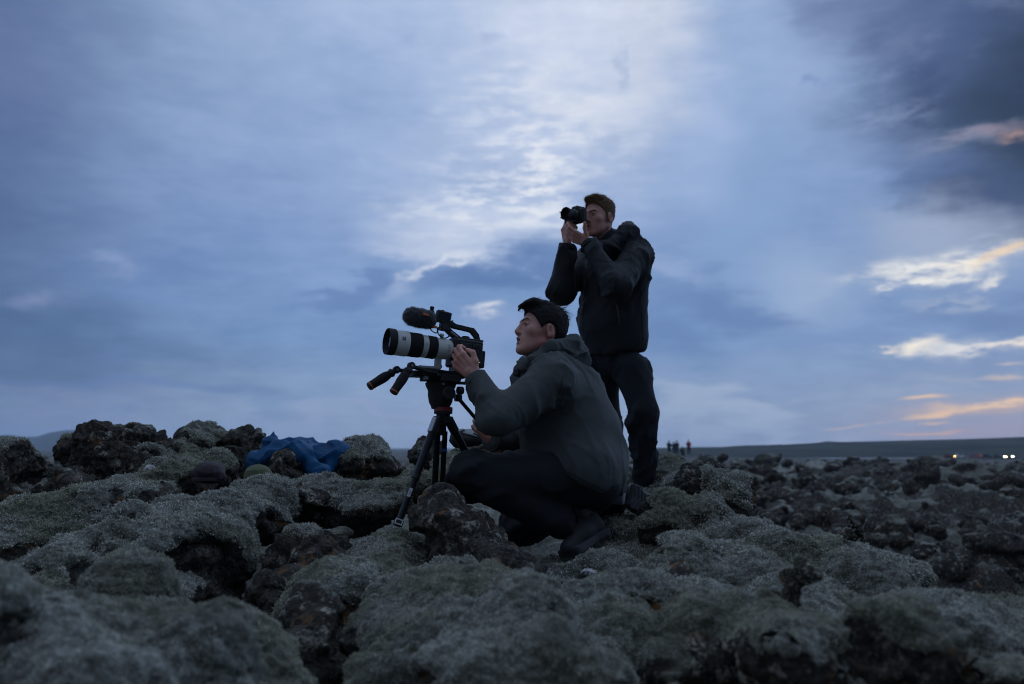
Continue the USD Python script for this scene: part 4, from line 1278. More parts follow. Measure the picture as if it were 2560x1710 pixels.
def cloth(v, t, amp=0.006, seed=0, dirs=None, fine=0.0015, thick=0.0):
    """Folds on a garment: ridged noise drawn out along dirs, and small creases."""
    n = vnormals(v, t)
    wv = np.stack([noise(v / 0.11, seed + 5 + k) - 0.5 for k in range(3)], 1)
    q = v + 0.06 * wv
    if dirs is not None:
        d = np.asarray(dirs, float)
        d /= np.linalg.norm(d)
        q = q - 0.76 * (q @ d)[:, None] * d
    a = sstep(0.32, 0.72, noise(v / 0.17, seed + 9))                 # some of the cloth hangs smooth, some is creased
    r = 1 - np.abs(2 * noise(q / 0.075, seed) - 1)
    r2 = 1 - np.abs(2 * noise(q / 0.032, seed + 1) - 1)
    d = amp * (0.5 + 1.9 * a) * (r ** 5 - 0.17) + amp * 0.9 * a * (r2 ** 5 - 0.17) + fine * (noise(v / 0.012, seed + 2) - 0.5) + thick
    return v + n * d[:, None], t


def shoe(parent, name, O, fwd, up, s=1.0, sock=None, dot=False):
    """O: under the ankle on the sole; fwd to the toes; up out of the shoe."""
    R = frame(fwd, up)

    def loc(p):
        return (p - O) @ R / s

    def upper(p):
        q = loc(p)
        d = cone(q, (0, -0.070, 0.045), (0, 0.02, 0.048), 0.036, 0.040)
        d = smin(d, cone(q, (0, 0.02, 0.045), (0.004, 0.120, 0.030), 0.040, 0.030), 0.03)
        d = smin(d, cone(q, (0, -0.055, 0.05), (0, -0.050, 0.100), 0.038, 0.040), 0.02)
        d = smin(d, cone(q, (0, 0.0, 0.080), (0, 0.06, 0.062), 0.020, 0.018), 0.02)
        d = smax(d, -cone(q, (0, -0.045, 0.110), (0, -0.047, 0.16), 0.034, 0.036), 0.006)
        d = smax(d, 0.014 - q[:, 2], 0.006)
        return d * s

    def sole(p):
        q = loc(p)
        w = 0.040 - 0.010 * np.exp(-((q[:, 1] - -0.005) / 0.035) ** 2) + 0.006 * sstep(0.02, 0.09, q[:, 1])
        e = np.maximum(np.abs(q[:, 0]) - w, 0)
        yy = np.maximum(np.abs(q[:, 1] - 0.022) - 0.098, 0)
        d2 = np.sqrt(e ** 2 + yy ** 2) - 0.012
        tread = 0.0045 * (np.sin(q[:, 1] / 0.0045 + 1.6 * np.abs(q[:, 0]) / 0.012) > 0.1) * (q[:, 2] < 0.012)
        d = smax(d2, np.abs(q[:, 2] - 0.012) - 0.016 + tread * 1.0, 0.005)
        return d * s
    x = thing_part(parent, name)
    lo, hi = O - 0.22, O + 0.22
    v, t = sdf(upper, lo, hi, 0.006)
    put(x, 'upper', (v, t), SHOE, smooth=True)
    v, t = sdf(sole, lo, hi, 0.004, 0)
    put(x, 'sole', (v, t), SOLE, smooth=40)
    for k in range(4):
        y = 0.055 - k * 0.016
        z = 0.083 + k * 0.006
        put(x, 'lace', rod(O + R @ (np.array([-0.02, y, z]) * s), O + R @ (np.array([0.02, y - 0.004, z]) * s), 0.0028, n=8), SOCK_GREY)
    if sock is not None:
        put(x, 'sock', lathe(O + R @ (np.array([0, -0.045, 0.075]) * s), R @ np.array([0, -0.05, 1.0]), [(0, 0.032), (0.03, 0.034), (0.06, 0.036), (0.10, 0.037)], 24), sock)
    if dot:
        put(x, 'sole_mark', rod(O + R @ (np.array([0.0, 0.055, -0.0035]) * s), O + R @ (np.array([0.0, 0.055, -0.0075]) * s), 0.009, n=14), RED_DOT)
    return R


RED_DOT = plain('red_sole_mark', 'c23a3a', 0.6)


def hair_cap(loc, s, lo, hi, mat, parent, thick, line, seed, top=0.0, sides=0.006, h=0.004, extra=None):
    """Hair grown over the skull, cut away along the hairline."""
    def f(p):
        q = loc(p)
        z = sstep(0.03, 0.11, q[:, 2])
        t = sides + (thick - sides) * z
        d = ell(q, (0, -0.014, 0.040), (0.076, 0.096, 0.086)) - t - 0.006 * z * (noise(q / 0.018, seed) - 0.5) - 0.004 * (noise(q / 0.008, seed + 1) - 0.5)
        if top:
            d = smin(d, ell(q, (0.0, 0.035, 0.118), (0.062, 0.062, 0.026)) - 0.010 * (noise(q / 0.022, seed + 2) - 0.5), 0.02)
        cut = line(q)
        d = smax(d, cut, 0.006)
        if extra is not None:
            d = extra(q, d)
        return d * s
    v, t = sdf(f, lo, hi, h, 1)
    return put(parent, 'hair', (v, t), mat, smooth=True), v, t


def eyes(parent, O, R, s, look=(0, 1, 0), head=None):
    def W(q):
        return O + R @ (np.asarray(q, float) * s)
    for x in (-1, 1):
        c = W((x * 0.031, 0.0765, 0.0110))
        e = thing_part(parent, 'eye')
        put(e, 'eyeball', trimesh.creation.icosphere(3, 0.0122 * s).apply_translation(c), EYE, smooth=True)
        d = R @ np.asarray(look, float)
        d /= np.linalg.norm(d)
        put(e, 'iris', lathe(c + d * 0.0108 * s, d, [(0, 0.0062 * s), (0.0012 * s, 0.0054 * s), (0.0018 * s, 0.002 * s)], 18), IRIS, smooth=True)

        def arc(z, out, r, name, mat):
            pts = []
            for a in np.linspace(-1, 1, 7):
                px = a * 0.0125
                pz = z * (1 - abs(a) ** 2) + 0.0005 * a * x
                py = math.sqrt(max(out * out - px * px * 0.8 - pz * pz, 1e-6)) - 0.0012 * abs(a)
                pts.append(c + R @ (np.array([px, py, pz]) * s))
            put(e, name, hose(pts, r * s, 8, 24), mat, smooth=True)
        arc(0.0098, 0.0128, 0.0030, 'eyelid', SKIN)
        arc(0.0068, 0.0130, 0.0026, 'eyelid', SKIN)
        arc(-0.0062, 0.0124, 0.0024, 'eyelid', SKIN)
        arc(0.0046, 0.0140, 0.0011, 'lashes', HAIR_DARK)
        brow = []
        for bx, bz in ((0.011, 0.0285), (0.020, 0.0315), (0.030, 0.0345), (0.040, 0.0350), (0.047, 0.0315)):
            ys = np.linspace(0.125, 0.03, 240)
            p = np.array([W((x * bx, y, bz)) for y in ys])
            k = int(np.argmax(head(p) < 0)) if head is not None else 100
            brow.append(W((x * bx, ys[k] + 0.0002, bz)))
        put(parent, 'eyebrow', hose(brow, 0.0023 * s, 8, 24), HAIR_DARK, smooth=True)


def cloth_pins(t, jk):
    """Finds the points of a garment's outside that lie at given places of the picture."""
    m = UsdGeom.Mesh(stage.GetPrimAtPath(str(jk.GetPath()) + '/shell'))
    sv = np.array(m.GetPointsAttr().Get()) + _origin[str(t.GetPath())]
    st = trimesh.Trimesh(sv, np.array(m.GetFaceVertexIndicesAttr().Get()).reshape(-1, 3), process=False)

    def pins(pts, out=0.0015):
        eye0, got = np.array([0, 0, ZC]), []
        for vx, vy in pts:
            d = V(vx, vy, 4.0) - eye0
            d /= np.linalg.norm(d)
            hit, _, _ = st.ray.intersects_location([eye0], [d], multiple_hits=False)
            if len(hit):
                got.append(hit[0] - d * out)
        return got
    return pins


def along(pts, n=14):
    p = np.asarray(pts, float)
    s = np.concatenate([[0], np.cumsum(np.linalg.norm(np.diff(p, axis=0), axis=1))])
    k = np.linspace(0, s[-1], n)
    return np.stack([np.interp(k, s, p[:, 0]), np.interp(k, s, p[:, 1])], 1)


def build_kneeling():
    t = thing('person', 'person in a grey-green hooded jacket crouching at the film camera', 'person', at=V(1320, 1270, 3.15))
    # head
    yaw, pit = math.radians(21), math.radians(12)
    fw = np.array([-math.cos(yaw) * math.cos(pit), -math.sin(yaw) * math.cos(pit), math.sin(pit)])
    R = frame(fw, (0.05, 0.1, 1))
    O, s = V(1239, 764, 3.2), 0.93
    hf, loc = head_field(O, R, s, mouth=0.005, squint=-0.0022)
    hv = sdf(hf, O - 0.17, O + 0.17, 0.0034)
    neck = V(1262, 838, 3.2)
    # joints
    shN, shF = V(1268, 872, 3.02), V(1232, 856, 3.42)
    elN, wrN = V(1143, 958, 2.90), V(1087, 860, 2.97)
    elF, wrF = V(1196, 1024, 3.42), V(1132, 1003, 3.33)
    hipN, hipF = V(1352, 1096, 3.14), V(1352, 1100, 3.40)
    knN, anN = V(1078, 1090, 2.92), V(1296, 1204, 3.08)
    knF, anF = V(1190, 1205, 3.46), V(1405, 1150, 3.40)
    # near hand on the lens ring: fingers up, back of the hand to the viewer
    f1 = np.array([-0.70, 0.12, 0.70])
    f1 /= np.linalg.norm(f1)
    dors = np.array([-0.30, -0.92, -0.12])
    dors -= f1 * (dors @ f1)
    dors /= np.linalg.norm(dors)
    th = np.cross(f1, dors)
    H1 = hand_bones(wrN, np.stack([th, f1, dors], 1), 0.98, curls=((0.55, 0.95, 0.5), (0.65, 0.9, 0.5), (0.75, 0.85, 0.5), (0.8, 0.8, 0.5)), spread=0.02,
                    thumb=((0.040, 0.034, -0.006), (0.056, 0.066, -0.014), (0.044, 0.094, -0.030)))
    # far hand round the pan bar
    bd = PAN[1] - PAN[0]
    bd /= np.linalg.norm(bd)
    grip = PAN[0] + bd * (np.linalg.norm(PAN[1] - PAN[0]) * 0.80)
    f2 = np.array([-0.55, -0.15, 0.80])
    f2 /= np.linalg.norm(f2)
    d2 = np.array([0.25, -0.95, 0.0])
    d2 -= f2 * (d2 @ f2)
    d2 /= np.linalg.norm(d2)
    wrF = grip - f2 * 0.075 + d2 * 0.018
    H2 = hand_bones(wrF, np.stack([np.cross(f2, d2), f2, d2], 1), 0.98, curls=((0.9, 1.1, 0.7), (1.0, 1.1, 0.7), (1.0, 1.1, 0.7), (1.0, 1.1, 0.7)), thumb=((0.03, 0.04, -0.02), (0.03, 0.07, -0.035), (0.02, 0.09, -0.04)))
    arms = [(shN, elN, 0.055, 0.042), (elN, wrN, 0.042, 0.027), (shF, elF, 0.055, 0.042), (elF, wrF, 0.042, 0.027)]
    trunk = [(neck, V(1300, 930, 3.21), 0.07, 0.13), (V(1300, 930, 3.21), V(1345, 1080, 3.26), 0.13, 0.12), (shN, shF, 0.07, 0.07), (neck, V(1240, 800, 3.2), 0.06, 0.055)]
    legs = [(hipN, knN, 0.085, 0.058), (knN, anN, 0.055, 0.040), (hipF, knF, 0.085, 0.058), (knF, anF, 0.055, 0.040)]
    tl = arms + trunk + legs
    b0, b1 = bounds_of(tl)
    body = sdf(bones_field(tl, 0.03), b0, b1, 0.014)
    h1 = sdf(bones_field(H1), *bounds_of(H1), 0.0028)
    h2 = sdf(bones_field(H2), *bounds_of(H2), 0.0034)
    put(t, 'body', joined_body([body, hv, h1, h2]), SKIN, smooth=60)
    eyes(t, O, R, s, (0.0, 1, 0.05), hf)
    put(t, 'lip', join(hull2(O + R @ (np.array([-0.015, 0.0915, -0.0515]) * s), 0.0036, O + R @ (np.array([0, 0.1010, -0.0500]) * s), 0.0052), hull2(O + R @ (np.array([0.015, 0.0915, -0.0515]) * s), 0.0036, O + R @ (np.array([0, 0.1010, -0.0500]) * s), 0.0052)), LIPS, smooth=True)
    put(t, 'lip', hull2(O + R @ (np.array([-0.010, 0.0925, -0.0695]) * s), 0.0060, O + R @ (np.array([0.010, 0.0925, -0.0695]) * s), 0.0060), LIPS, smooth=True)

    def line(q):
        a = ((q[:, 1] - 0.082) * 0.100 - (q[:, 2] - 0.083) * 0.070) / 0.122
        burn = np.maximum(np.abs(q[:, 1] - 0.010) - 0.014, np.abs(q[:, 2] + 0.004) - 0.03)
        a = np.minimum(a, burn)
        earhole = 0.036 - np.sqrt((q[:, 1] + 0.010) ** 2 + ((q[:, 2] + 0.008) * 0.9) ** 2) + (np.abs(q[:, 0]) < 0.05)*-1
        return np.maximum(np.maximum(a, -0.075 - q[:, 2]), earhole)

    rl = np.random.default_rng(31)
    LOCKS = []
    for _ in range(26):
        y0, x0 = rl.uniform(-0.07, 0.085), rl.uniform(-0.055, 0.055)
        z0 = 0.134 - 6.0 * x0 * x0 - 3.2 * (y0 - 0.01) ** 2
        LOCKS.append((np.array([x0, y0, z0 - 0.004]), np.array([x0, y0, z0 + 0.010]) + rl.normal(0, 1, 3) * (0.010, 0.012, 0.004) + (0, -0.016, 0)))

    def fringe(q, d):
        for x0 in (-0.045, -0.02, 0.006, 0.03):
            d = smin(d, cone(q, (x0, 0.075, 0.118), (x0 - 0.004, 0.108, 0.100), 0.016, 0.009), 0.012)
        d = smin(d, cone(q, (0.012, 0.104, 0.104), (0.018, 0.114, 0.078), 0.009, 0.004), 0.006)
        for a, b in LOCKS:
            d = smin(d, cone(q, a, b, 0.0075, 0.0025), 0.008)
        return d
    _, v, f = hair_cap(loc, s, O - 0.19, O + 0.19, HAIR_DARK, t, 0.020, line, 3, top=1, sides=0.010, extra=fringe)
    n = vnormals(v, f)
    q = loc(v)
    rs = np.random.default_rng(11)
    edge = np.nonzero(np.abs(line(q)) < 0.006)[0]
    pick = rs.choice(edge, 700)
    hair_curves(t, 'hairline', v[pick] - n[pick] * 0.003, n[pick] * 0.25 + R @ np.array([0, 0.2, -0.7]) + rs.normal(0, 0.3, (len(pick), 3)), 0.011, 0.0009, HAIR_DARK, 4, rs, 0.2)
    ok = np.nonzero((q[:, 2] > 0.075))[0]
    pick = rs.choice(ok, 900)
    hair_curves(t, 'loose_strands', v[pick] - n[pick] * 0.003, n[pick] * 0.16 + R @ np.array([0, -0.9, 0.05]) + rs.normal(0, 0.25, (len(pick), 3)), 0.016, 0.0011, HAIR_DARK, 6, rs, 0.4)
    ok2 = np.nonzero((q[:, 2] > 0.10) & (q[:, 1] < 0.05) & (q[:, 1] > -0.09))[0]
    locks = rs.choice(ok2, 12)
    pick = np.repeat(locks, 9)
    dl = np.repeat(R @ np.array([0, -0.55, 0.62]) + rs.normal(0, 0.25, (12, 3)), 9, 0)
    hair_curves(t, 'loose_strands', v[pick] - n[pick] * 0.003 + rs.normal(0, 0.003, (len(pick), 3)), dl + rs.normal(0, 0.08, (len(pick), 3)), 0.030, 0.0011, HAIR_DARK, 8, rs, 0.0, droop=np.repeat(rs.normal(0, 0.25, (12, 3)) + R @ np.array([0, -0.6, -0.5]), 9, 0))

    # jacket
    J = [(neck + (0.006, 0, 0.0), V(1287, 910, 3.20), 0.095, 0.150), (V(1287, 910, 3.20), V(1312, 990, 3.22), 0.150, 0.178), (V(1312, 990, 3.22), V(1330, 1062, 3.25), 0.178, 0.176), (shN, shF, 0.096, 0.096)]
    A = [(shN, elN, 0.086, 0.062), (elN, wrN + (elN - wrN) * 0.10, 0.061, 0.041), (shF, elF, 0.088, 0.064), (elF, wrF, 0.066, 0.043)]
    lap = V(1243, 1010, 3.2)

    def jf(p):
        d = cone(p, *J[0])
        for b in J[1:]:
            d = smin(d, cone(p, *b), 0.06)
        q = p * np.array([1, 1.0, 1])
        d = np.maximum(d, -(1e3))
        d = smin(d, ell(p, V(1334, 1072, 3.26), (0.178, 0.225, 0.150)), 0.05)
        d = smin(d, cone(p, V(1240, 960, 3.2), V(1238, 1040, 3.22), 0.075, 0.07), 0.08)
        d = smin(d, cone(p, V(1328, 1072, 3.12), V(1335, 1075, 3.40), 0.150, 0.150), 0.05)
        a = blend([cone(p, *b) for b in A[:2]], 0.035)
        a2 = blend([cone(p, *b) for b in A[2:]], 0.035)
        d = smin(smin(d, a, 0.014), a2, 0.030)
        # hem: the cloth ends above the seat
        hem = p - V(1243, 1064, 3.2)
        dh = smax(d, -(hem @ np.array([0.463, 0, 0.886])), 0.02)
        d = np.where(p[:, 0] > V(1222, 1020, 3.2)[0], dh, d)
        # sleeve ends and neck opening
        d = smax(d, (p - (wrN + (elN - wrN) * 0.10)) @ ((wrN - elN) / np.linalg.norm(wrN - elN)) * np.where(np.linalg.norm(p - wrN, axis=1) < 0.13, 1, 0) - 0.012 + np.where(np.linalg.norm(p - wrN, axis=1) < 0.13, 0, -1), 0.005)
        d = smax(d, (p - (wrF + (elF - wrF) * -0.05)) @ ((wrF - elF) / np.linalg.norm(wrF - elF)) * np.where(np.linalg.norm(p - wrF, axis=1) < 0.13, 1, 0) - 0.012 + np.where(np.linalg.norm(p - wrF, axis=1) < 0.13, 0, -1), 0.005)
        return d
    lo, hi = bounds_of(J + A, 0.08)
    v, f = sdf(jf, lo, hi, 0.0095, 2)
    # folds at the bend of the sleeve and across the back
    v, f = cloth(v, f, 0.0085, 7, dirs=(0.45, 0.1, -0.9))
    n = vnormals(v, f)
    jk = thing_part(t, 'jacket')
    put(jk, 'shell', (v, f), CLOTH_GREY, smooth=True)
    pins = cloth_pins(t, jk)
    for pts in (((1290, 862), (1286, 890), (1272, 925), (1250, 952)), ((1250, 1052), (1300, 1080), (1350, 1108), (1396, 1128)), ):
        pp = pins(along(pts), 0.0005)
        if len(pp) > 5:
            put(jk, 'seam', hose(pp, 0.0012, 6, 60), CLOTH_BLACK, smooth=True)
    # hood: a folded ring of cloth round the neck with a peak at the back

    def hood(p):
        d = cone(p, V(1216, 822, 3.08), V(1262, 800, 3.06), 0.018, 0.024)
        d = smin(d, cone(p, V(1262, 800, 3.06), V(1314, 784, 3.14), 0.024, 0.026), 0.03)
        d = smin(d, cone(p, V(1314, 784, 3.14), V(1334, 820, 3.20), 0.026, 0.020), 0.03)
        d = smin(d, cone(p, V(1314, 784, 3.16), V(1300, 790, 3.34), 0.026, 0.034), 0.03)
        d = smin(d, cone(p, V(1300, 790, 3.34), V(1215, 818, 3.36), 0.034, 0.022), 0.03)
        d = smin(d, cone(p, V(1280, 806, 3.12), V(1338, 832, 3.17), 0.034, 0.012), 0.04)
        d = smin(d, cone(p, V(1290, 812, 3.22), V(1330, 826, 3.26), 0.045, 0.020), 0.04)
        d = smin(d, cone(p, V(1206, 840, 3.12), V(1240, 824, 3.06), 0.020, 0.024), 0.03)
        d = smin(d, cone(p, V(1206, 840, 3.12), V(1202, 844, 3.25), 0.022, 0.022), 0.03)
        return d
    lo, hi = V(1190, 860, 3.0) - (0.03, 0.12, 0.05), V(1350, 765, 3.4) + (0.05, 0.1, 0.05)
    v, f = sdf(hood, lo, hi, 0.0075, 2)
    v, f = cloth(v, f, 0.010, 17, dirs=(0.95, 0, -0.15))
    put(jk, 'hood', (v, f), CLOTH_GREY, smooth=True)
    put(jk, 'collar_tab', bevbox(V(1190, 855, 3.2), (0.012, 0.05, 0.016), frame((0.3, 1, 0)), 0.005), CLOTH_GREY)
    cu = [lathe(w + (e - w) * (0.10 if w is wrN else -0.02), w - e, [(-0.012, 0.0425), (-0.010, 0.0445), (0.012, 0.0440), (0.014, 0.0420), (0.0142, 0.030)], 32) for w, e in ((wrN, elN), (wrF, elF))]
    for c in cu:
        put(jk, 'cuff', c, CLOTH_GREY, smooth=40)
    # trousers
    T = [(hipN, knN, 0.104, 0.080), (knN, anN + (knN - anN) * 0.06, 0.074, 0.062), (hipF, knF, 0.115, 0.080), (knF, anF, 0.076, 0.060)]

    def tf(p):
        d = blend([cone(p, *b) for b in T[:2]], 0.02)
        e = blend([cone(p, *b) for b in T[2:]], 0.02)
        d = smin(d, e, 0.03)
        d = smin(d, cone(p, hipN, hipF, 0.108, 0.108), 0.05)
        d = smin(d, cone(p, V(1345, 1120, 3.2), V(1330, 1150, 3.3), 0.10, 0.09), 0.05)
        return d
    lo, hi = bounds_of(T, 0.06)
    v, f = sdf(tf, lo, hi, 0.010, 2)
    v, f = cloth(v, f, 0.0105, 27, dirs=(0.85, 0, 0.5))
    n = vnormals(v, f)
    put(t, 'trousers', (v, f), TROUSER_A, smooth=True)
    # shoes
    shoe(t, 'shoe', V(1352, 1246, 3.10), V(1288, 1278, 2.98) - V(1378, 1222, 3.16), (-0.55, -0.25, 0.75), 0.98, sock=SOCK_GREY)
    sl = np.array([0.70, -0.68, -0.12])
    td = np.array([0.52, 0.55, -0.34])
    td -= sl * (td @ sl) / (sl @ sl)
    shoe(t, 'shoe', V(1474, 1152, 3.28), td, -sl, 0.95, sock=None, dot=True)
    put(t, 'sock', rod(V(1395, 1136, 3.24), V(1432, 1143, 3.22), 0.030, 0.028), SOCK)
    return t


def build_standing():
    t = thing('person', 'person in a black hooded jacket standing and looking through a camera', 'person', at=V(1455, 1130, 4.5))
    yaw = math.radians(43)
    fw = np.array([-math.cos(yaw), -math.sin(yaw), -0.03])
    R = frame(fw, (0.02, 0, 1))
    O, s = V(1373, 503, 4.5), 0.97
    hf, loc = head_field(O, R, s, mouth=0.0, squint=0.003)
    hv = sdf(hf, O - 0.18, O + 0.18, 0.0042)
    neck = V(1392, 560, 4.53)
    shN, shF = V(1452, 594, 4.40), V(1352, 596, 4.72)
    elN, wrN = V(1412, 656, 4.16), V(1347, 556, 4.31)
    elF, wrF = V(1287, 664, 4.46), V(1300, 558, 4.42)
    hipN, hipF = V(1447, 845, 4.42), V(1375, 840, 4.60)
    knN, anN = V(1477, 945, 4.36), V(1475, 1112, 4.44)
    knF, anF = V(1394, 965, 4.62), V(1413, 1112, 4.64)
    eye = O + R @ (np.array([0.031, 0.10, 0.012]) * s)
    cc = eye + R @ np.array([0.004, 0.052, -0.004])                 # middle of the hand camera
    # near hand cups the lens from below
    f1 = np.array([-0.80, 0.10, 0.42])
    f1 /= np.linalg.norm(f1)
    d1 = np.array([-0.10, -0.75, -0.66])
    d1 -= f1 * (d1 @ f1)
    d1 /= np.linalg.norm(d1)
    H1 = hand_bones(wrN, np.stack([np.cross(f1, d1), f1, d1], 1), 0.98, curls=((0.25, 0.5, 0.4), (0.3, 0.55, 0.4), (0.4, 0.6, 0.4), (0.5, 0.6, 0.4)), spread=0.05, thumb=((0.040, 0.028, -0.008), (0.070, 0.050, -0.010), (0.098, 0.060, -0.012)))
    f2 = np.array([-0.10, -0.05, 0.98])
    f2 /= np.linalg.norm(f2)
    d2 = np.array([-0.85, -0.50, 0.0])
    d2 -= f2 * (d2 @ f2)
    d2 /= np.linalg.norm(d2)
    H2 = hand_bones(wrF, np.stack([-np.cross(d2, f2) * -1, f2, d2], 1), 0.98, curls=((0.6, 0.9, 0.6), (0.7, 1.0, 0.6), (0.8, 1.0, 0.6), (0.8, 1.0, 0.6)), thumb=((-0.030, 0.03, -0.02), (-0.04, 0.06, -0.03), (-0.035, 0.085, -0.035)))
    arms = [(shN, elN, 0.055, 0.042), (elN, wrN, 0.042, 0.027), (shF, elF, 0.055, 0.042), (elF, wrF, 0.042, 0.027)]
    trunk = [(neck, V(1404, 660, 4.55), 0.07, 0.13), (V(1404, 660, 4.55), V(1415, 820, 4.52), 0.13, 0.12), (shN, shF, 0.07, 0.07), (neck, V(1384, 530, 4.52), 0.058, 0.054)]
    legs = [(hipN, knN, 0.085, 0.058), (knN, anN, 0.055, 0.036), (hipF, knF, 0.085, 0.058), (knF, anF, 0.055, 0.036)]
    tl = arms + trunk + legs
    body = sdf(bones_field(tl, 0.03), *bounds_of(tl), 0.016)
    h1 = sdf(bones_field(H1), *bounds_of(H1), 0.0034)
    h2 = sdf(bones_field(H2), *bounds_of(H2), 0.0034)
    put(t, 'body', joined_body([body, hv, h1, h2]), SKIN, smooth=60)
    eyes(t, O, R, s, (0.1, 1, 0.0), hf)

    def line(q):
        a = ((q[:, 1] - 0.078) * 0.092 - (q[:, 2] - 0.098) * 0.064) / 0.112
        burn = np.maximum(np.abs(q[:, 1] - 0.006) - 0.012, np.abs(q[:, 2] - 0.012) - 0.02)
        return np.maximum(np.minimum(a, burn), -0.045 - q[:, 2])
    _, v, f = hair_cap(loc, s, O - 0.18, O + 0.18, HAIR_FAIR, t, 0.018, line, 23, top=1, sides=0.003)
    n = vnormals(v, f)
    q = loc(v)
    rs = np.random.default_rng(12)
    edge = np.nonzero(np.abs(line(q)) < 0.006)[0]
    pick = rs.choice(edge, 600)
    hair_curves(t, 'hairline', v[pick] - n[pick] * 0.003, n[pick] * 0.25 + R @ np.array([0, 0.3, -0.6]) + rs.normal(0, 0.3, (len(pick), 3)), 0.008, 0.0010, HAIR_FAIR, 4, rs, 0.2)
    pick = rs.choice(np.nonzero(q[:, 2] > 0.07)[0], 1600)
    hair_curves(t, 'loose_strands', v[pick] - n[pick] * 0.003, n[pick] * 0.4 + R @ np.array([0, 0.5, 0.15]) + rs.normal(0, 0.3, (len(pick), 3)), 0.010, 0.0012, HAIR_FAIR, 4, rs, 0.4)
    # jacket
    J = [(neck + (0.01, 0.02, -0.01), V(1406, 650, 4.55), 0.100, 0.165), (V(1406, 650, 4.55), V(1402, 740, 4.53), 0.172, 0.178), (V(1402, 740, 4.53), V(1413, 790, 4.52), 0.178, 0.172), (shN, shF, 0.076, 0.086)]
    A = [(shN, elN, 0.086, 0.070), (elN, wrN + (elN - wrN) * 0.06, 0.067, 0.046), (shF, elF, 0.086, 0.070), (elF, wrF + (elF - wrF) * 0.06, 0.072, 0.046)]

    def jf(p):
        d = blend([cone(p, *b) for b in J], 0.06)
        d = smin(d, blend([cone(p, *b) for b in A[:2]], 0.035), 0.016)
        d = smin(d, blend([cone(p, *b) for b in A[2:]], 0.035), 0.030)
        d = smin(d, cone(p, V(1462, 600, 4.42), V(1445, 770, 4.45), 0.07, 0.085), 0.06)
        d = smin(d, cone(p, V(1412, 578, 4.52), V(1448, 572, 4.46), 0.080, 0.080), 0.05)
        d = smin(d, cone(p, V(1448, 552, 4.48), V(1462, 592, 4.42), 0.055, 0.068), 0.04)
        hem = p - V(1413, 812, 4.5)
        d = smax(d, -(hem @ np.array([-0.08, -0.05, 0.99])), 0.015)
        for w, e in ((wrN, elN), (wrF, elF)):
            a = w + (e - w) * 0.06
            nearw = np.linalg.norm(p - w, axis=1) < 0.12
            d = np.where(nearw, smax(d, (p - a) @ ((w - e) / np.linalg.norm(w - e)) - 0.012, 0.005), d)
        return d
    v, f = sdf(jf, *bounds_of(J + A, 0.06), 0.011, 2)
    v, f = cloth(v, f, 0.0080, 37, dirs=(0.35, 0, 1))
    n = vnormals(v, f)
    jk = thing_part(t, 'jacket')
    put(jk, 'shell', (v, f), CLOTH_BLACK, smooth=True)

    def hood(p):
        d = cone(p, V(1366, 584, 4.38), V(1400, 560, 4.36), 0.022, 0.030)
        d = smin(d, cone(p, V(1400, 560, 4.36), V(1436, 536, 4.44), 0.034, 0.046), 0.03)
        d = smin(d, cone(p, V(1436, 534, 4.44), V(1440, 536, 4.62), 0.046, 0.050), 0.04)
        d = smin(d, cone(p, V(1440, 536, 4.62), V(1385, 560, 4.72), 0.046, 0.034), 0.03)
        d = smin(d, cone(p, V(1442, 528, 4.52), V(1460, 552, 4.54), 0.036, 0.040), 0.03)
        d = smin(d, cone(p, V(1425, 560, 4.45), V(1385, 590, 4.42), 0.055, 0.045), 0.05)
        return d
    lo, hi = V(1350, 600, 4.4) - (0.06, 0.15, 0.06), V(1465, 505, 4.6) + (0.08, 0.22, 0.05)
    v, f = sdf(hood, lo, hi, 0.009, 2)
    v, f = cloth(v, f, 0.011, 47, dirs=(0.9, 0, -0.3))
    put(jk, 'hood', (v, f), CLOTH_BLACK, smooth=True)
    # zips, pocket and print, laid on the cloth along the line of sight
    on_cloth = cloth_pins(t, jk)
    for pts, r in ((((1340, 640), (1338, 680), (1334, 720), (1336, 770)), 0.0035), (((1411, 690), (1416, 712), (1420, 742)), 0.0035), (((1318, 640), (1322, 700)), 0.003)):
        pp = on_cloth(along(pts))
        if len(pp) > 2:
            put(jk, 'zip', hose(pp, r, 8, 24), ZIP, smooth=True)
    for pts in (((1462, 560), (1450, 600), (1440, 640)), ((1350, 590), (1390, 600), (1420, 598)), ((1330, 790), (1400, 800), (1470, 796)), ((1466, 640), (1470, 700), (1474, 780)), ((1380, 580), (1400, 612), (1404, 640))):
        pp = on_cloth(along(pts), 0.0005)
        if len(pp) > 5:
            put(jk, 'seam', hose(pp, 0.0020, 6, 50), CLOTH_BLACK, smooth=True)
    pp = on_cloth([(1346, 612)], 0.0025)
    if pp:
        c = pp[0]
        vd = np.array([0, 0, ZC]) - c
        vd /= np.linalg.norm(vd)
        Rl = frame(-vd)
        a = np.linspace(0, np.pi / 2, 9)
        for r0, r1 in ((0.0, 0.004), (0.007, 0.011), (0.014, 0.018)):
            ring = np.concatenate([np.stack([r1 * np.cos(a), r1 * np.sin(a)], 1), np.stack([r0 * np.cos(a[::-1]), r0 * np.sin(a[::-1])], 1)])
            from shapely.geometry import Polygon
            m = trimesh.creation.extrude_polygon(Polygon(ring).buffer(0), 0.001, engine='earcut')
            m.vertices = np.asarray(m.vertices)[:, [0, 1, 2]] - (0.009, 0.006, 0)
            put(jk, 'print', moved(m, np.stack([Rl[:, 0], Rl[:, 2], -Rl[:, 1]], 1), c), LOGO, smooth=False)
    for w, e in ((wrN, elN), (wrF, elF)):
        put(jk, 'cuff', lathe(w + (e - w) * 0.06, w - e, [(-0.012, 0.0455), (-0.010, 0.0480), (0.012, 0.0470), (0.014, 0.0450), (0.0142, 0.030)], 32), CLOTH_BLACK, smooth=40)
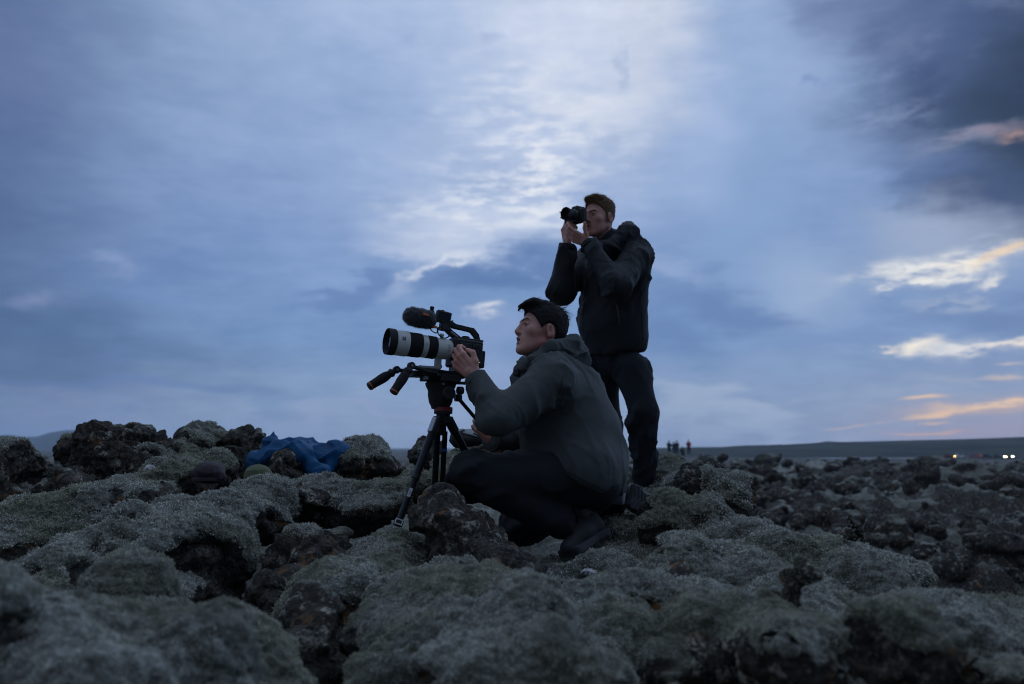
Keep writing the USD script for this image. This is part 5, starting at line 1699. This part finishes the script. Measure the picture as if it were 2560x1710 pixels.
    # trousers
    T = [(hipN, knN, 0.098, 0.076), (knN, anN, 0.076, 0.056), (hipF, knF, 0.092, 0.072), (knF, anF, 0.072, 0.054)]

    def tf(p):
        d = blend([cone(p, *b) for b in T[:2]], 0.03)
        d = smin(d, blend([cone(p, *b) for b in T[2:]], 0.03), 0.010)
        d = smin(d, cone(p, V(1410, 780, 4.52), V(1412, 824, 4.52), 0.150, 0.118), 0.03)
        d = smin(d, cone(p, V(1451, 968, 4.33), V(1454, 978, 4.34), 0.034, 0.032), 0.02)
        for an in (anN, anF):
            d = smax(d, an[2] - 0.035 - p[:, 2], 0.008)
        return d
    v, f = sdf(tf, *bounds_of(T, 0.08), 0.011, 2)
    v, f = cloth(v, f, 0.0095, 57, dirs=(0.25, 0, 1))
    put(t, 'trousers', (v, f), TROUSER_B, smooth=True)
    for an in (anN, anF):
        shoe(t, 'shoe', an + (-0.03, -0.03, -0.095), (-0.75, -0.6, 0), (0, 0, 1), 1.0)
    # the hand camera: held, so a thing of its own
    c = thing('photo_camera', 'small black camera held to the standing person\'s eye', 'camera', at=cc)

    def q(r, f_, u):
        return cc + R @ np.array([r, f_, u], float)

    def b(r, f_, u, h, k=0.004):
        return bevbox(q(r, f_, u), h, R, k)
    put(c, 'body', b(0, 0.005, -0.012, (0.064, 0.020, 0.040), 0.008), MATT)
    put(c, 'viewfinder', join(b(0, 0.0, 0.035, (0.024, 0.026, 0.014), 0.007), b(0, -0.026, 0.030, (0.020, 0.010, 0.013), 0.006)), BLACK)
    put(c, 'hand_grip', b(0.058, 0.022, -0.014, (0.014, 0.018, 0.036), 0.008), RUBBER)
    put(c, 'mode_dial', rod(q(-0.045, 0.0, 0.028), q(-0.045, 0.0, 0.036), 0.010), BLACK)
    put(c, 'mode_dial', rod(q(0.045, 0.0, 0.028), q(0.045, 0.0, 0.034), 0.009), BLACK)
    put(c, 'screen', b(0, -0.0165, -0.012, (0.038, 0.0015, 0.026), 0.001), SCREEN)
    l = thing_part(c, 'lens')
    put(l, 'barrel', lathe(q(-0.005, 0.024, -0.008), R @ np.array([0, 1.0, -0.03]), [(0, 0.032), (0.012, 0.0325), (0.014, 0.031), (0.050, 0.031), (0.052, 0.029)], 36), BLACK)
    put(l, 'metal_ring', lathe(q(-0.005, 0.024, -0.008), R @ np.array([0, 1.0, -0.03]), [(0.0125, 0.0325), (0.0128, 0.0332), (0.0150, 0.0332), (0.0153, 0.0325)], 36), GREY)
    put(l, 'focus_ring', lathe(q(-0.005, 0.024, -0.008), R @ np.array([0, 1.0, -0.03]), [(0.024, 0.031), (0.0242, 0.0322), (0.042, 0.0322), (0.0422, 0.031)], 36), RUBBER)
    hoodp = lathe(q(-0.005, 0.076, -0.0095), R @ np.array([0, 1.0, -0.03]), [(0, 0.030), (0.001, 0.032), (0.030, 0.037), (0.031, 0.0365), (0.002, 0.0295)], 36)
    put(l, 'lens_hood', hoodp, MATT)
    for a in (0.4, math.pi - 0.4, math.pi + 0.6, -0.6):
        d = R @ np.array([math.cos(a), 0, math.sin(a)])
        put(l, 'hood_petal', hull2(q(-0.005, 0.104, -0.0105) + d * 0.0345, 0.004, q(-0.005, 0.116, -0.0108) + d * 0.036, 0.003), MATT)
    put(l, 'front_glass', lathe(q(-0.005, 0.074, -0.0095), R @ np.array([0, 1.0, -0.03]), [(0, 0.0), (0.0, 0.027), (0.003, 0.020), (0.005, 0.008), (0.0052, 0.0)], 28), SCREEN, smooth=True)
    return t


build_kneeling()
build_standing()


# ------------------------------------------------------------------ things lying on the rocks
def build_blue_jacket():
    def f(p):
        d = cone(p, V(590, 1054, 3.85), V(640, 1036, 3.82), 0.040, 0.050)
        d = smin(d, cone(p, V(640, 1036, 3.82), V(688, 1042, 3.80), 0.048, 0.050), 0.03)
        d = smin(d, cone(p, V(688, 1042, 3.80), V(732, 1086, 3.74), 0.050, 0.036), 0.03)
        d = smin(d, ell(p, V(606, 1062, 3.88), (0.060, 0.05, 0.034)), 0.03)
        d = smin(d, ell(p, V(728, 1048, 3.98), (0.150, 0.11, 0.058), frame((0, 1, 0), (0.12, 0, 1))), 0.03)
        d = smin(d, cone(p, V(660, 1026, 4.0), V(785, 1026, 4.06), 0.022, 0.024), 0.04)
        d = smin(d, cone(p, V(640, 1038, 3.94), V(700, 1036, 4.0), 0.050, 0.040), 0.05)
        d = smin(d, cone(p, V(776, 1030, 3.96), V(752, 1072, 3.86), 0.036, 0.022), 0.05)
        d = smin(d, cone(p, V(620, 1026, 3.93), V(627, 988, 3.95), 0.032, 0.004), 0.015)
        return d
    lo, hi = V(560, 1110, 3.8) - (0.05, 0.25, 0.05), V(815, 980, 4.1) + (0.08, 0.2, 0.05)
    v, t = sdf(f, lo, hi, 0.009, 2)
    n = vnormals(v, t)
    q = v @ np.array([[0.86, 0.2, 0.5], [-0.1, 1, 0.0], [-0.5, 0.1, 0.86]]).T
    r = 1 - np.abs(2 * noise(q / (0.30, 0.16, 0.060), 71) - 1)
    v = v + n * (0.020 * (r ** 4 - 0.2))[:, None]
    v, t = cloth(v, t, 0.008, 72, dirs=(0.8, 0.1, -0.6))
    x = thing('blue_jacket', 'blue rain jacket thrown over the rocks left of the tripod', 'jacket', at=V(690, 1080, 3.9))
    put(x, 'cloth', (v, t), JACKET_BLUE, smooth=True)
    put(x, 'cuff', lathe(V(730, 1086, 3.735), V(738, 1100, 3.70) - V(728, 1084, 3.74), [(-0.01, 0.040), (0.0, 0.043), (0.014, 0.040), (0.016, 0.030)], 28), JACKET_BLUE, smooth=40)


def build_small_things():
    # knitted hat
    c = V(480, 1082, 3.62)

    def f(p):
        d = ell(p, c, (0.064, 0.07, 0.048))
        d = smin(d, cone(p, c + (-0.055, 0, -0.012), c + (0.055, -0.02, -0.022), 0.026, 0.026), 0.02)
        return d + 0.0025 * np.sin((p[:, 0] - c[0]) / 0.0035) * sstep(0.03, -0.02, p[:, 2] - c[2])
    v, t = sdf(f, c - 0.12, c + 0.12, 0.006, 1)
    x = thing('knitted_hat', 'dark purple knitted hat lying on the moss left of the blue jacket', 'hat', at=c - (0, 0, 0.04))
    put(x, 'crown', cloth(v, t, 0.004, 81), BEANIE, smooth=True)
    put(x, 'turned_up_edge', lathe(c + (0.0, 0, -0.040), (0, 0, 1.0), [(0, 0.064), (0.003, 0.070), (0.014, 0.070), (0.018, 0.064)], 40), BEANIE, smooth=40)
    # cap
    c = V(592, 1092, 3.55)
    x = thing('cap', 'olive cap with a pale peak below the blue jacket', 'cap', at=c - (0, 0, 0.03))

    def g(p):
        d = ell(p, c, (0.062, 0.066, 0.050))
        return smax(d, c[2] - 0.024 - p[:, 2], 0.006)
    v, t = sdf(g, c - 0.1, c + 0.1, 0.005, 1)
    put(x, 'crown', cloth(v, t, 0.004, 82), OLIVE, smooth=True)
    a = np.linspace(-1.0, 1.0, 15)
    top, R = [], frame((0.55, -0.75, 0.1), (0.3, 0.1, 1))
    pts = []
    for k in a:
        e = np.array([0.052 * math.sin(k * 1.2), 0.0, -0.020 * abs(k) ** 2])
        o = np.array([0.056 * math.sin(k * 1.25), 0.062 * math.cos(k * 1.3) + 0.012, -0.026 * abs(k) ** 2])
        pts.append((e, o))
    vv, ff = [], []
    for e, o in pts:
        for q in (e, o):
            for dz in (0.0022, -0.0022):
                vv.append(c + R @ (q + (0, 0.045, -0.004 + dz)))
    for k in range(len(a) - 1):
        i = k * 4
        for s_ in ((0, 2), (1, 3), (2, 3), (0, 1)):
            p0, p1 = i + s_[0], i + s_[1]
            ff += [[p0, p1, p1 + 4], [p0, p1 + 4, p0 + 4]]
    put(x, 'peak', trimesh.Trimesh(np.array(vv), np.array(ff), process=True), BRIM, smooth=40)
    put(x, 'button', trimesh.creation.icosphere(2, 0.006).apply_translation(c + (0, 0, 0.050)), OLIVE, smooth=True)
    # pouch
    c = V(1072, 1004, 3.92)
    x = thing('pouch', 'dark padded pouch with a pale flap on the rock behind the tripod', 'bag', at=c - (0, 0, 0.04))

    def h(p):
        d = cone(p, c + (-0.045, 0, -0.006), c + (0.05, 0.02, 0.008), 0.042, 0.034)
        return smin(d, ell(p, c + (0.0, 0, -0.01), (0.085, 0.05, 0.032)), 0.02)
    v, t = sdf(h, c - 0.15, c + 0.15, 0.006, 1)
    put(x, 'body', cloth(v, t, 0.004, 83), CLOTH_BLACK, smooth=True)

    def h2(p):
        d = np.abs(h(p) - 0.002) - 0.004
        return smax(d, -(p - c) @ np.array([0.25, -0.15, 0.95]) + 0.022, 0.004)
    v, t = sdf(h2, c - 0.15, c + 0.15, 0.0045, 1)
    put(x, 'flap', (v, t), plain('pale_grey_cloth', '8b8f90', 0.85, vary=0.1, bump=0.001), smooth=True)
    put(x, 'strap', hose([c + (0.03, -0.045, 0.02), c + (0.07, -0.05, 0.0), c + (0.09, -0.04, -0.03), c + (0.06, -0.05, -0.05)], 0.004, 6, 24), RUBBER, smooth=True)


def small_stone(vx, vy, Y, w, hh, label, seed):
    c = on_rock(vx, vy, Y)
    u = VS / F * c[1]

    def f(p):
        return ell(p, c, (w * u, w * u * 0.8, hh * u)) - 0.016 * (fbm(p / 0.05, 3, seed) - 0.5) + 0.006 * worley(p, 0.03, seed)
    r = w * u + 0.05
    v, t = sdf(f, c - r, c + r, 0.006, 1)
    tag = put(None, 'pale_stone', (v, t), PALE, smooth=True, label=label, cat='stone')


def pale_material():
    g = G()
    P = g.add('geometry', 'position')
    n = g.noise(P, 60.0, 5.0, 0.65)
    c = g.mix(g.rng(n, 0.38, 0.55), (0.07, 0.068, 0.062), (0.50, 0.50, 0.49))
    nor = g.add('bump', 'normal', height=n, strength=0.8, distance=0.006)
    return g.mat('pale_lichen', g.add('principled_bsdf', 'BSDF', base_color=c, roughness=0.95, specular_ior_level=0.1, normal=nor))


PALE = pale_material()
build_blue_jacket()
build_small_things()
small_stone(1357, 1313, 2.93, 30, 12, 'small white lichen-covered stone in the moss below the crouching person', 5)
small_stone(343, 1076, 3.98, 14, 13, 'pale stone stuck to the foot of the craggy block on the left', 6)

# ------------------------------------------------------------------ far away: hills, lake, road, cars
HILL = None


def land_material(name, a, b, scale):
    g = G()
    P = g.add('geometry', 'position')
    n = g.noise(g.add('mapping', 'vector', mapping_type='point', vector=P, scale=(1, 1, 4)), scale, 6.0, 0.6)
    c = g.mix(g.rng(n, 0.35, 0.65), a, b)
    return g.mat(name, g.add('principled_bsdf', 'BSDF', base_color=c, roughness=1.0, specular_ior_level=0.05))


HILLMAT = land_material('hill_heath', (0.012, 0.016, 0.012), (0.042, 0.046, 0.032), 0.02)


def ridge(name, crest, dist, back, foot, zfoot, seed):
    """crest: (x in the photograph, y in the photograph) of the skyline; the hill rises from foot to dist and falls to back."""
    az = []
    for vx, vy in crest:
        r = ray(vx * VS, vy * VS)
        az.append((math.atan2(r[0], r[1]), r[2] / math.hypot(r[0], r[1])))
    az = np.array(az)
    A = np.linspace(az[0, 0], az[-1, 0], 420)
    Ht = ZC + np.interp(A, az[:, 0], az[:, 1]) * dist
    prof = np.concatenate([np.linspace(0, 1, 26), 1 + np.linspace(0, 1, 8)[1:]])
    rows = []
    for k in prof:
        if k <= 1:
            r = foot + (dist - foot) * k
            s = sstep(0, 1, k) * 0.8 + 0.2 * k
        else:
            r = dist + (back - dist) * (k - 1)
            s = 1 - sstep(0, 1, k - 1)
        x, y = r * np.sin(A), r * np.cos(A)
        P3 = np.stack([x, y, np.zeros_like(x)], 1)
        z = zfoot + (Ht - zfoot) * s
        wob = (Ht - zfoot) * (0.22 * (fbm(P3 / (dist * 0.09), 4, seed) - 0.5) + 0.05 * (fbm(P3 / (dist * 0.01), 3, seed + 1) - 0.5)) * (min(k, 1) * (1 - min(k, 1)) * 3.2 + (0.12 if 0.9 < k < 1.1 else 0))
        rows.append(np.stack([x, y, z + wob], 1))
    v = np.concatenate(rows)
    n, m = len(A), len(rows)
    i, j = np.meshgrid(np.arange(m - 1), np.arange(n - 1), indexing='ij')
    q = np.stack([i * n + j, i * n + j + 1, (i + 1) * n + j + 1, (i + 1) * n + j], -1).reshape(-1, 4)
    f = np.concatenate([q[:, [0, 1, 2]], q[:, [0, 2, 3]]])
    put(None, name, (v, f), HILLMAT, smooth=True, kind='structure')


ridge('hills', [(1240, 1029), (1400, 1027.5), (1520, 1026), (1600, 1024.5), (1650, 1024.5), (1700, 1021), (1800, 1018.5), (1870, 1015), (1895, 1011.5), (1930, 1013), (2000, 1011.5), (2100, 1008.5), (2200, 1006.5), (2347, 1002), (2600, 998), (3200, 992), (4200, 1010), (5200, 1030)], 700, 1100, 400, -2.4, 91)
ridge('hills', [(-1400, 1022), (-700, 1012), (-300, 1004), (-120, 1001), (0, 997.5), (22, 996.5), (60, 1001), (85, 1000.5), (115, 991), (150, 986), (180, 985), (215, 989), (280, 1000), (360, 1010), (460, 1019), (600, 1026)], 3000, 3600, 2200, -2.4, 95)


def water():
    g = G()
    P = g.add('geometry', 'position')
    nor = g.add('bump', 'normal', height=g.noise(P, 0.8, 3.0), strength=0.25, distance=0.05)
    return g.mat('water', g.add('principled_bsdf', 'BSDF', base_color=(0.02, 0.03, 0.04), roughness=0.12, ior=1.33, normal=nor))


def flat(name, pts, z, mat, kind='structure'):
    from shapely.geometry import Polygon
    v, f = trimesh.creation.triangulate_polygon(Polygon(pts), engine='earcut')
    v = np.column_stack([v, np.full(len(v), z)])
    n = np.cross(v[f[:, 1]] - v[f[:, 0]], v[f[:, 2]] - v[f[:, 0]])[:, 2]
    f = np.where((n < 0)[:, None], f[:, ::-1], f)
    return put(None, name, (v, f), mat, smooth=False, kind=kind)


rs = np.random.default_rng(4)
xs = np.linspace(126, 168, 15)
flat('water', [(x, 322 + 3 * math.sin(x)) for x in xs] + [(x, 348 + 4 * math.sin(x * 0.7)) for x in xs[::-1]], -2.02, water())
road_mat = plain('road_gravel', '4a4a4b', 0.9, vary=0.1)
flat('road', [(120, 356), (190, 343), (260, 333), (420, 318), (420, 325), (260, 340), (190, 350), (120, 363)], -2.0, road_mat)


CARPAINT = [plain('dark_car_paint', '20242a', 0.3), plain('white_car_paint', 'c9ccd0', 0.3), plain('red_car_paint', '6e2320', 0.3)]
CARGLASS = plain('car_window', '0c1015', 0.1)
HEADLAMP = plain('head_lamp', 'fff2d0', 0.3, emit=(lin('ffe9b0'), 110.0))
AMBER = plain('amber_head_lamp', 'ffc070', 0.3, emit=(lin('ffc060'), 90.0))
TAIL = plain('tail_lamp', 'c03030', 0.3, emit=(lin('ff5040'), 0.8))


def car(px, Y, face, paint, lamp, label):
    x0 = (px - 22 - 1280) / F * Y
    o = np.array([x0, Y, -1.98])
    a = math.radians(face)
    R = np.array([[math.cos(a), -math.sin(a), 0], [math.sin(a), math.cos(a), 0], [0, 0, 1]])     # the car's front looks to -y turned by face
    t = thing('car', label, 'car', at=o)

    def W(m):
        return moved(m, R, o)
    put(t, 'body', W(join(trimesh.convex.convex_hull(np.array([(sx * 0.9, y, z) for sx in (-1, 1) for y, z in ((-2.15, 0.35), (-2.2, 0.7), (-1.2, 0.98), (2.1, 1.0), (2.2, 0.4))])), trimesh.convex.convex_hull(np.array([(sx * w, y, z) for sx in (-1, 1) for w, y, z in ((0.86, -1.1, 0.97), (0.70, -0.35, 1.6), (0.70, 1.7, 1.62), (0.84, 2.1, 0.98))])))), paint, smooth=25)
    for sx in (-1, 1):
        for y in (-1.35, 1.35):
            put(t, 'wheel', W(rod((sx * 0.72, y, 0.34), (sx * 0.93, y, 0.34), 0.34)), RUBBER)
    put(t, 'windscreen', W(trimesh.convex.convex_hull(np.array([(-0.76, -1.04, 1.06), (0.76, -1.04, 1.06), (0.66, -0.44, 1.55), (-0.66, -0.44, 1.55), (0, -0.6, 1.3)]) + (0, -0.04, 0.02))), CARGLASS, smooth=False)
    for sx in (-1, 1):
        put(t, 'side_window', W(bevbox((sx * 0.80, 0.6, 1.28), (0.02, 0.95, 0.2), None, 0.01)), CARGLASS)
        put(t, 'headlight', W(rod((sx * 0.68, -2.10, 0.70), (sx * 0.68, -2.24, 0.70), 0.11, n=12)), lamp if lamp is not None else CARGLASS)
        put(t, 'tail_light', W(bevbox((sx * 0.72, 2.2, 0.85), (0.10, 0.03, 0.10), None, 0.01)), TAIL)
    return t


car(2508, 330, 34, CARPAINT[0], HEADLAMP, 'dark car with white headlights on, left of the pair on the far road')
car(2527, 340, 34, CARPAINT[0], HEADLAMP, 'dark car with white headlights on, right of the pair on the far road')
car(2383, 345, 60, CARPAINT[2], AMBER, 'red car with a yellow headlight on the far road')
car(2412, 348, 90, CARPAINT[1], None, 'white unlit car on the far road')
car(2448, 346, 180, CARPAINT[2], None, 'red car seen from behind on the far road')
car(2476, 343, 90, CARPAINT[0], None, 'dark unlit car left of the pair with headlights on the far road')


# ------------------------------------------------------------------ rocks on the plain
def rock_shape(seed, mossy, hump=False):
    rg = np.random.default_rng(seed)
    cs = [rg.uniform(-0.35, 0.35, 3) * (1, 1, 0.5) for _ in range(4)]
    rr = [rg.uniform(0.28, 0.55, 3) * (1, 1, 0.8) for _ in range(4)]

    if hump:
        cs = [np.array(c) for c in ((0, 0, -0.2), (-0.55, 0, -0.45), (0.5, 0.1, -0.4), (-0.08, 0, 0.30), (0.2, -0.2, 0.0))]
        rr = [np.array(r) for r in ((0.5, 0.5, 0.5), (0.35, 0.35, 0.3), (0.4, 0.4, 0.3), (0.24, 0.25, 0.3), (0.3, 0.3, 0.3))]

    def f(p):
        d = blend([ell(p, c, r) for c, r in zip(cs, rr)], 0.12)
        return d - 0.55 * (fbm(p / 0.5, 3, seed) - 0.5) - 0.20 * (0.6 - worley(p, 0.38, seed))
    v, t = nets(f, np.full(3, -1.15), np.full(3, 1.15), 0.075)
    n = vnormals(v, t)
    m = sstep(0.4, 0.7, mossy + 0.5 * (n[:, 2] - 0.5) + 0.9 * (fbm(v / 0.5, 2, seed + 5) - 0.5))
    return v, t, n, m


UsdGeom.Scope.Define(stage, '/World/Looks/shapes') if False else None
CLASS = []
for k in range(8):
    v, t, n, m = rock_shape(200 + k, (0.05, 0.2, 0.3, 0.42, 0.12, 0.5, 0.25, 0.05)[k], k == 7)
    p = stage.CreateClassPrim(f'/_class_lava_rock_{k}')
    me = UsdGeom.Mesh.Define(stage, f'/_class_lava_rock_{k}/rock')
    me.CreatePointsAttr(Vt.Vec3fArray.FromNumpy(v.astype(np.float32)))
    me.CreateFaceVertexCountsAttr(Vt.IntArray.FromNumpy(np.full(len(t), 3, np.int32)))
    me.CreateFaceVertexIndicesAttr(Vt.IntArray.FromNumpy(t.astype(np.int32).ravel()))
    me.CreateSubdivisionSchemeAttr('none')
    me.CreateNormalsAttr(Vt.Vec3fArray.FromNumpy(n.astype(np.float32)))
    me.SetNormalsInterpolation('vertex')
    UsdGeom.PrimvarsAPI(me).CreatePrimvar('moss', Sdf.ValueTypeNames.FloatArray, 'vertex').Set(Vt.FloatArray.FromNumpy(m.astype(np.float32)))
    UsdShade.MaterialBindingAPI.Apply(me.GetPrim()).Bind(LAVA)
    CLASS.append(p)


def plain_rock(k, x, y, z, s, rot, squash=1.0, label=None, group=None):
    t = UsdGeom.Xform.Define(stage, numbered('/World/plain_boulder'))
    t.AddTranslateOp().Set((float(x), float(y), float(z)))
    t.AddRotateZOp().Set(float(rot))
    t.AddScaleOp().Set((float(s), float(s), float(s * squash)))
    t.GetPrim().GetReferences().AddInternalReference(CLASS[k].GetPath())
    t.GetPrim().SetInstanceable(True)
    return data(t.GetPrim(), label=label, cat='boulder', group=group)


rg = np.random.default_rng(77)
cand = []
while len(cand) < 3200:
    r = math.exp(rg.uniform(math.log(7.5), math.log(150)))
    a = rg.uniform(-0.60, 0.60)
    x, y = r * math.sin(a), r * math.cos(a)
    if noise(np.array([[x / 7.0, y / 7.0, 0]]), 44)[0] + rg.uniform(-0.25, 0.25) < 0.36:
        continue
    s = min(rg.lognormal(-1.05, 0.65), 1.7, 0.20 + 0.032 * r) * (1 + 0.3 * (r > 40))
    hidden = -0.28 < a < 0.13                                        # behind the near mound
    cand.append((s / r, x, y, s, hidden))
seen = sorted([c for c in cand if not c[4]], reverse=True)
zs = ground_height(np.array([c[1] for c in seen]), np.array([c[2] for c in seen]))
for i, c in enumerate(seen[:285]):
    plain_rock(int(rg.integers(7)), c[1], c[2], zs[i] + 0.12 * c[3], c[3], rg.uniform(0, 360), rg.uniform(0.7, 1.1),
               'dark jagged boulder scattered on the rough lava plain beyond the near mound', 'boulders scattered on the lava plain')
rest = seen[285:]
pi = UsdGeom.PointInstancer.Define(stage, '/World/far_lava_rubble')
protos = []
for k in range(7):
    m_ = UsdGeom.Xform.Define(stage, f'/World/far_lava_rubble/rock_{k:03d}' if k else '/World/far_lava_rubble/rock')
    m_.GetPrim().GetReferences().AddInternalReference(CLASS[k].GetPath())
    protos.append(m_.GetPath())
pi.CreatePrototypesRel().SetTargets(protos)
pi.CreateProtoIndicesAttr(Vt.IntArray([int(rg.integers(7)) for _ in rest]))
pi.CreatePositionsAttr(Vt.Vec3fArray([Gf.Vec3f(c[1], c[2], float(zs[285 + i]) + 0.12 * c[3]) for i, c in enumerate(rest)]))
pi.CreateScalesAttr(Vt.Vec3fArray([Gf.Vec3f(c[3], c[3], c[3] * 0.9) for c in rest]))
pi.CreateOrientationsAttr(Vt.QuathArray([Gf.Quath(math.cos(h), 0, 0, math.sin(h)) for h in rg.uniform(0, math.pi, len(rest))]))
data(pi.GetPrim(), label='far rubble of dark lava rocks on the plain', cat='rubble', kind='stuff')

# outcrops that stand out on the plain's skyline
p = V(2122, 1075, 30)
plain_rock(7, p[0], p[1], p[2] - 0.25, 1.0, 0, 1.0, 'tall dark outcrop on the plain at the right, left of the car lights')
p = V(1570, 1052, 104)
plain_rock(4, p[0] - 2.0, p[1], p[2] - 1.2, 3.6, 10, 0.55, 'low dark outcrop the far group of people stands on')
plain_rock(2, p[0] + 2.6, p[1] - 1.0, p[2] - 0.5, 2.3, 100, 0.9, 'dark outcrop beside the far person in red')
p = V(1618, 1050, 95)
plain_rock(1, p[0], p[1], p[2] - 0.4, 1.3, 160, 1.0, 'lone dark rock on the skyline right of the far people')


# ------------------------------------------------------------------ people far off
def far_person(vx, foot, Y, h, top, trousers, head, label, seated=False, hat=None):
    o = V(vx, foot, Y)
    t = thing('person', label, 'person', group=None, at=o)
    k = h / 1.75

    def P(x, y, z):
        return o + np.array([x, y, z]) * k
    hz = 0.45 if seated else 0.92
    sh = hz + 0.50
    hips = [P(-0.09, 0, hz), P(0.09, 0, hz)]
    knees = [P(-0.11, -0.35 if seated else -0.03, 0.48), P(0.12, -0.35 if seated else 0.02, 0.48)]
    feet = [P(-0.13, -0.35 if seated else 0, 0.08), P(0.14, -0.35 if seated else 0.02, 0.08)]
    sl, sr = P(-0.19, 0, sh), P(0.19, 0, sh)
    el = [P(-0.26, -0.04, sh - 0.27), P(0.26, -0.04, sh - 0.27)]
    ha = [P(-0.20, -0.20, sh - 0.42), P(0.20, -0.20, sh - 0.42)]
    B = [(P(0, 0, sh + 0.07), P(0, -0.01, sh + 0.16), 0.05, 0.05), (P(0, 0, hz), P(0, 0, sh - 0.1), 0.12, 0.15), (sl, sr, 0.05, 0.05)]
    for a, b, c in ((sl, el[0], ha[0]), (sr, el[1], ha[1])):
        B += [(a, b, 0.045, 0.038), (b, c, 0.038, 0.035)]
    for a, b, c in zip(hips, knees, feet):
        B += [(a, b, 0.075, 0.055), (b, c, 0.05, 0.04)]
    B.append((P(0, -0.01, sh + 0.22), P(0, -0.02, sh + 0.26), 0.085, 0.095))
    v, f = sdf(bones_field(B, 0.03), *bounds_of(B), 0.035)
    put(t, 'body', (v, f), SKIN, smooth=True)
    C = [(P(0, 0, hz + 0.02), P(0, 0, sh - 0.1), 0.16, 0.19), (sl, sr, 0.075, 0.075)]
    for a, b, c in ((sl, el[0], ha[0]), (sr, el[1], ha[1])):
        C += [(a, b, 0.068, 0.06), (b, c, 0.058, 0.05)]
    v, f = sdf(bones_field(C, 0.05), *bounds_of(C), 0.035)
    put(t, 'jacket', (v, f), top, smooth=True)
    D = []
    for a, b, c in zip(hips, knees, feet):
        D += [(a, b, 0.10, 0.08), (b, c, 0.078, 0.066)]
    v, f = sdf(bones_field(D, 0.04), *bounds_of(D), 0.035)
    put(t, 'trousers', (v, f), trousers, smooth=True)
    c = P(0, 0.0, sh + 0.275)
    v, f = sdf(lambda p: smax(ell(p, c, (0.105 * k, 0.115 * k, 0.11 * k)), -(p[:, 2] - c[2] - 0.0), 0.02), c - 0.2, c + 0.2, 0.03)
    put(t, hat or 'hair', (v, f), head, smooth=True)


REDCLOTH = plain('red_jacket_cloth', '9c2a1e', 0.7)
YELLOW = plain('yellow_hat', 'b0a030', 0.8)
NAVY = plain('navy_cloth', '20283a', 0.8)
BROWN = plain('brown_cloth', '3b332c', 0.8)
DENIM = plain('blue_denim', '2a3a58', 0.8)
far_person(1534, 1042.5, 103, 1.78, NAVY, TROUSER_A, HAIR_DARK, 'far person in dark clothes, left of the three standing close together')
far_person(1545, 1042.5, 103, 1.66, NAVY, DENIM, HAIR_DARK, 'far person in dark jacket and blue trousers, middle of the three standing together')
far_person(1552, 1042.5, 103.4, 1.82, BROWN, TROUSER_A, HAIR_FAIR, 'far person in brown clothes, right of the three standing close together')
far_person(1579, 1041, 102.5, 1.80, REDCLOTH, TROUSER_A, YELLOW, 'far person in a red jacket and yellow hat standing apart', hat='hat')
far_person(1564, 1046, 103, 1.70, BROWN, TROUSER_A, HAIR_DARK, 'far person sitting between the group of three and the one in red', seated=True)

# ------------------------------------------------------------------ air
if HAZE > 0:
    b = trimesh.creation.box((7600, 7600, 86 + 6))
    b.apply_translation((0, 0, (86 - 6) / 2))
    g = G()
    vol = g.add('principled_volume', 'volume', color=(0.66, 0.82, 1.0), density=HAZE, anisotropy=0.2)
    hm = g.mat('haze', None, vol)
    put(None, 'haze', b, hm, smooth=False, label='faint blue haze that fades the far hills', cat='haze', kind='stuff')
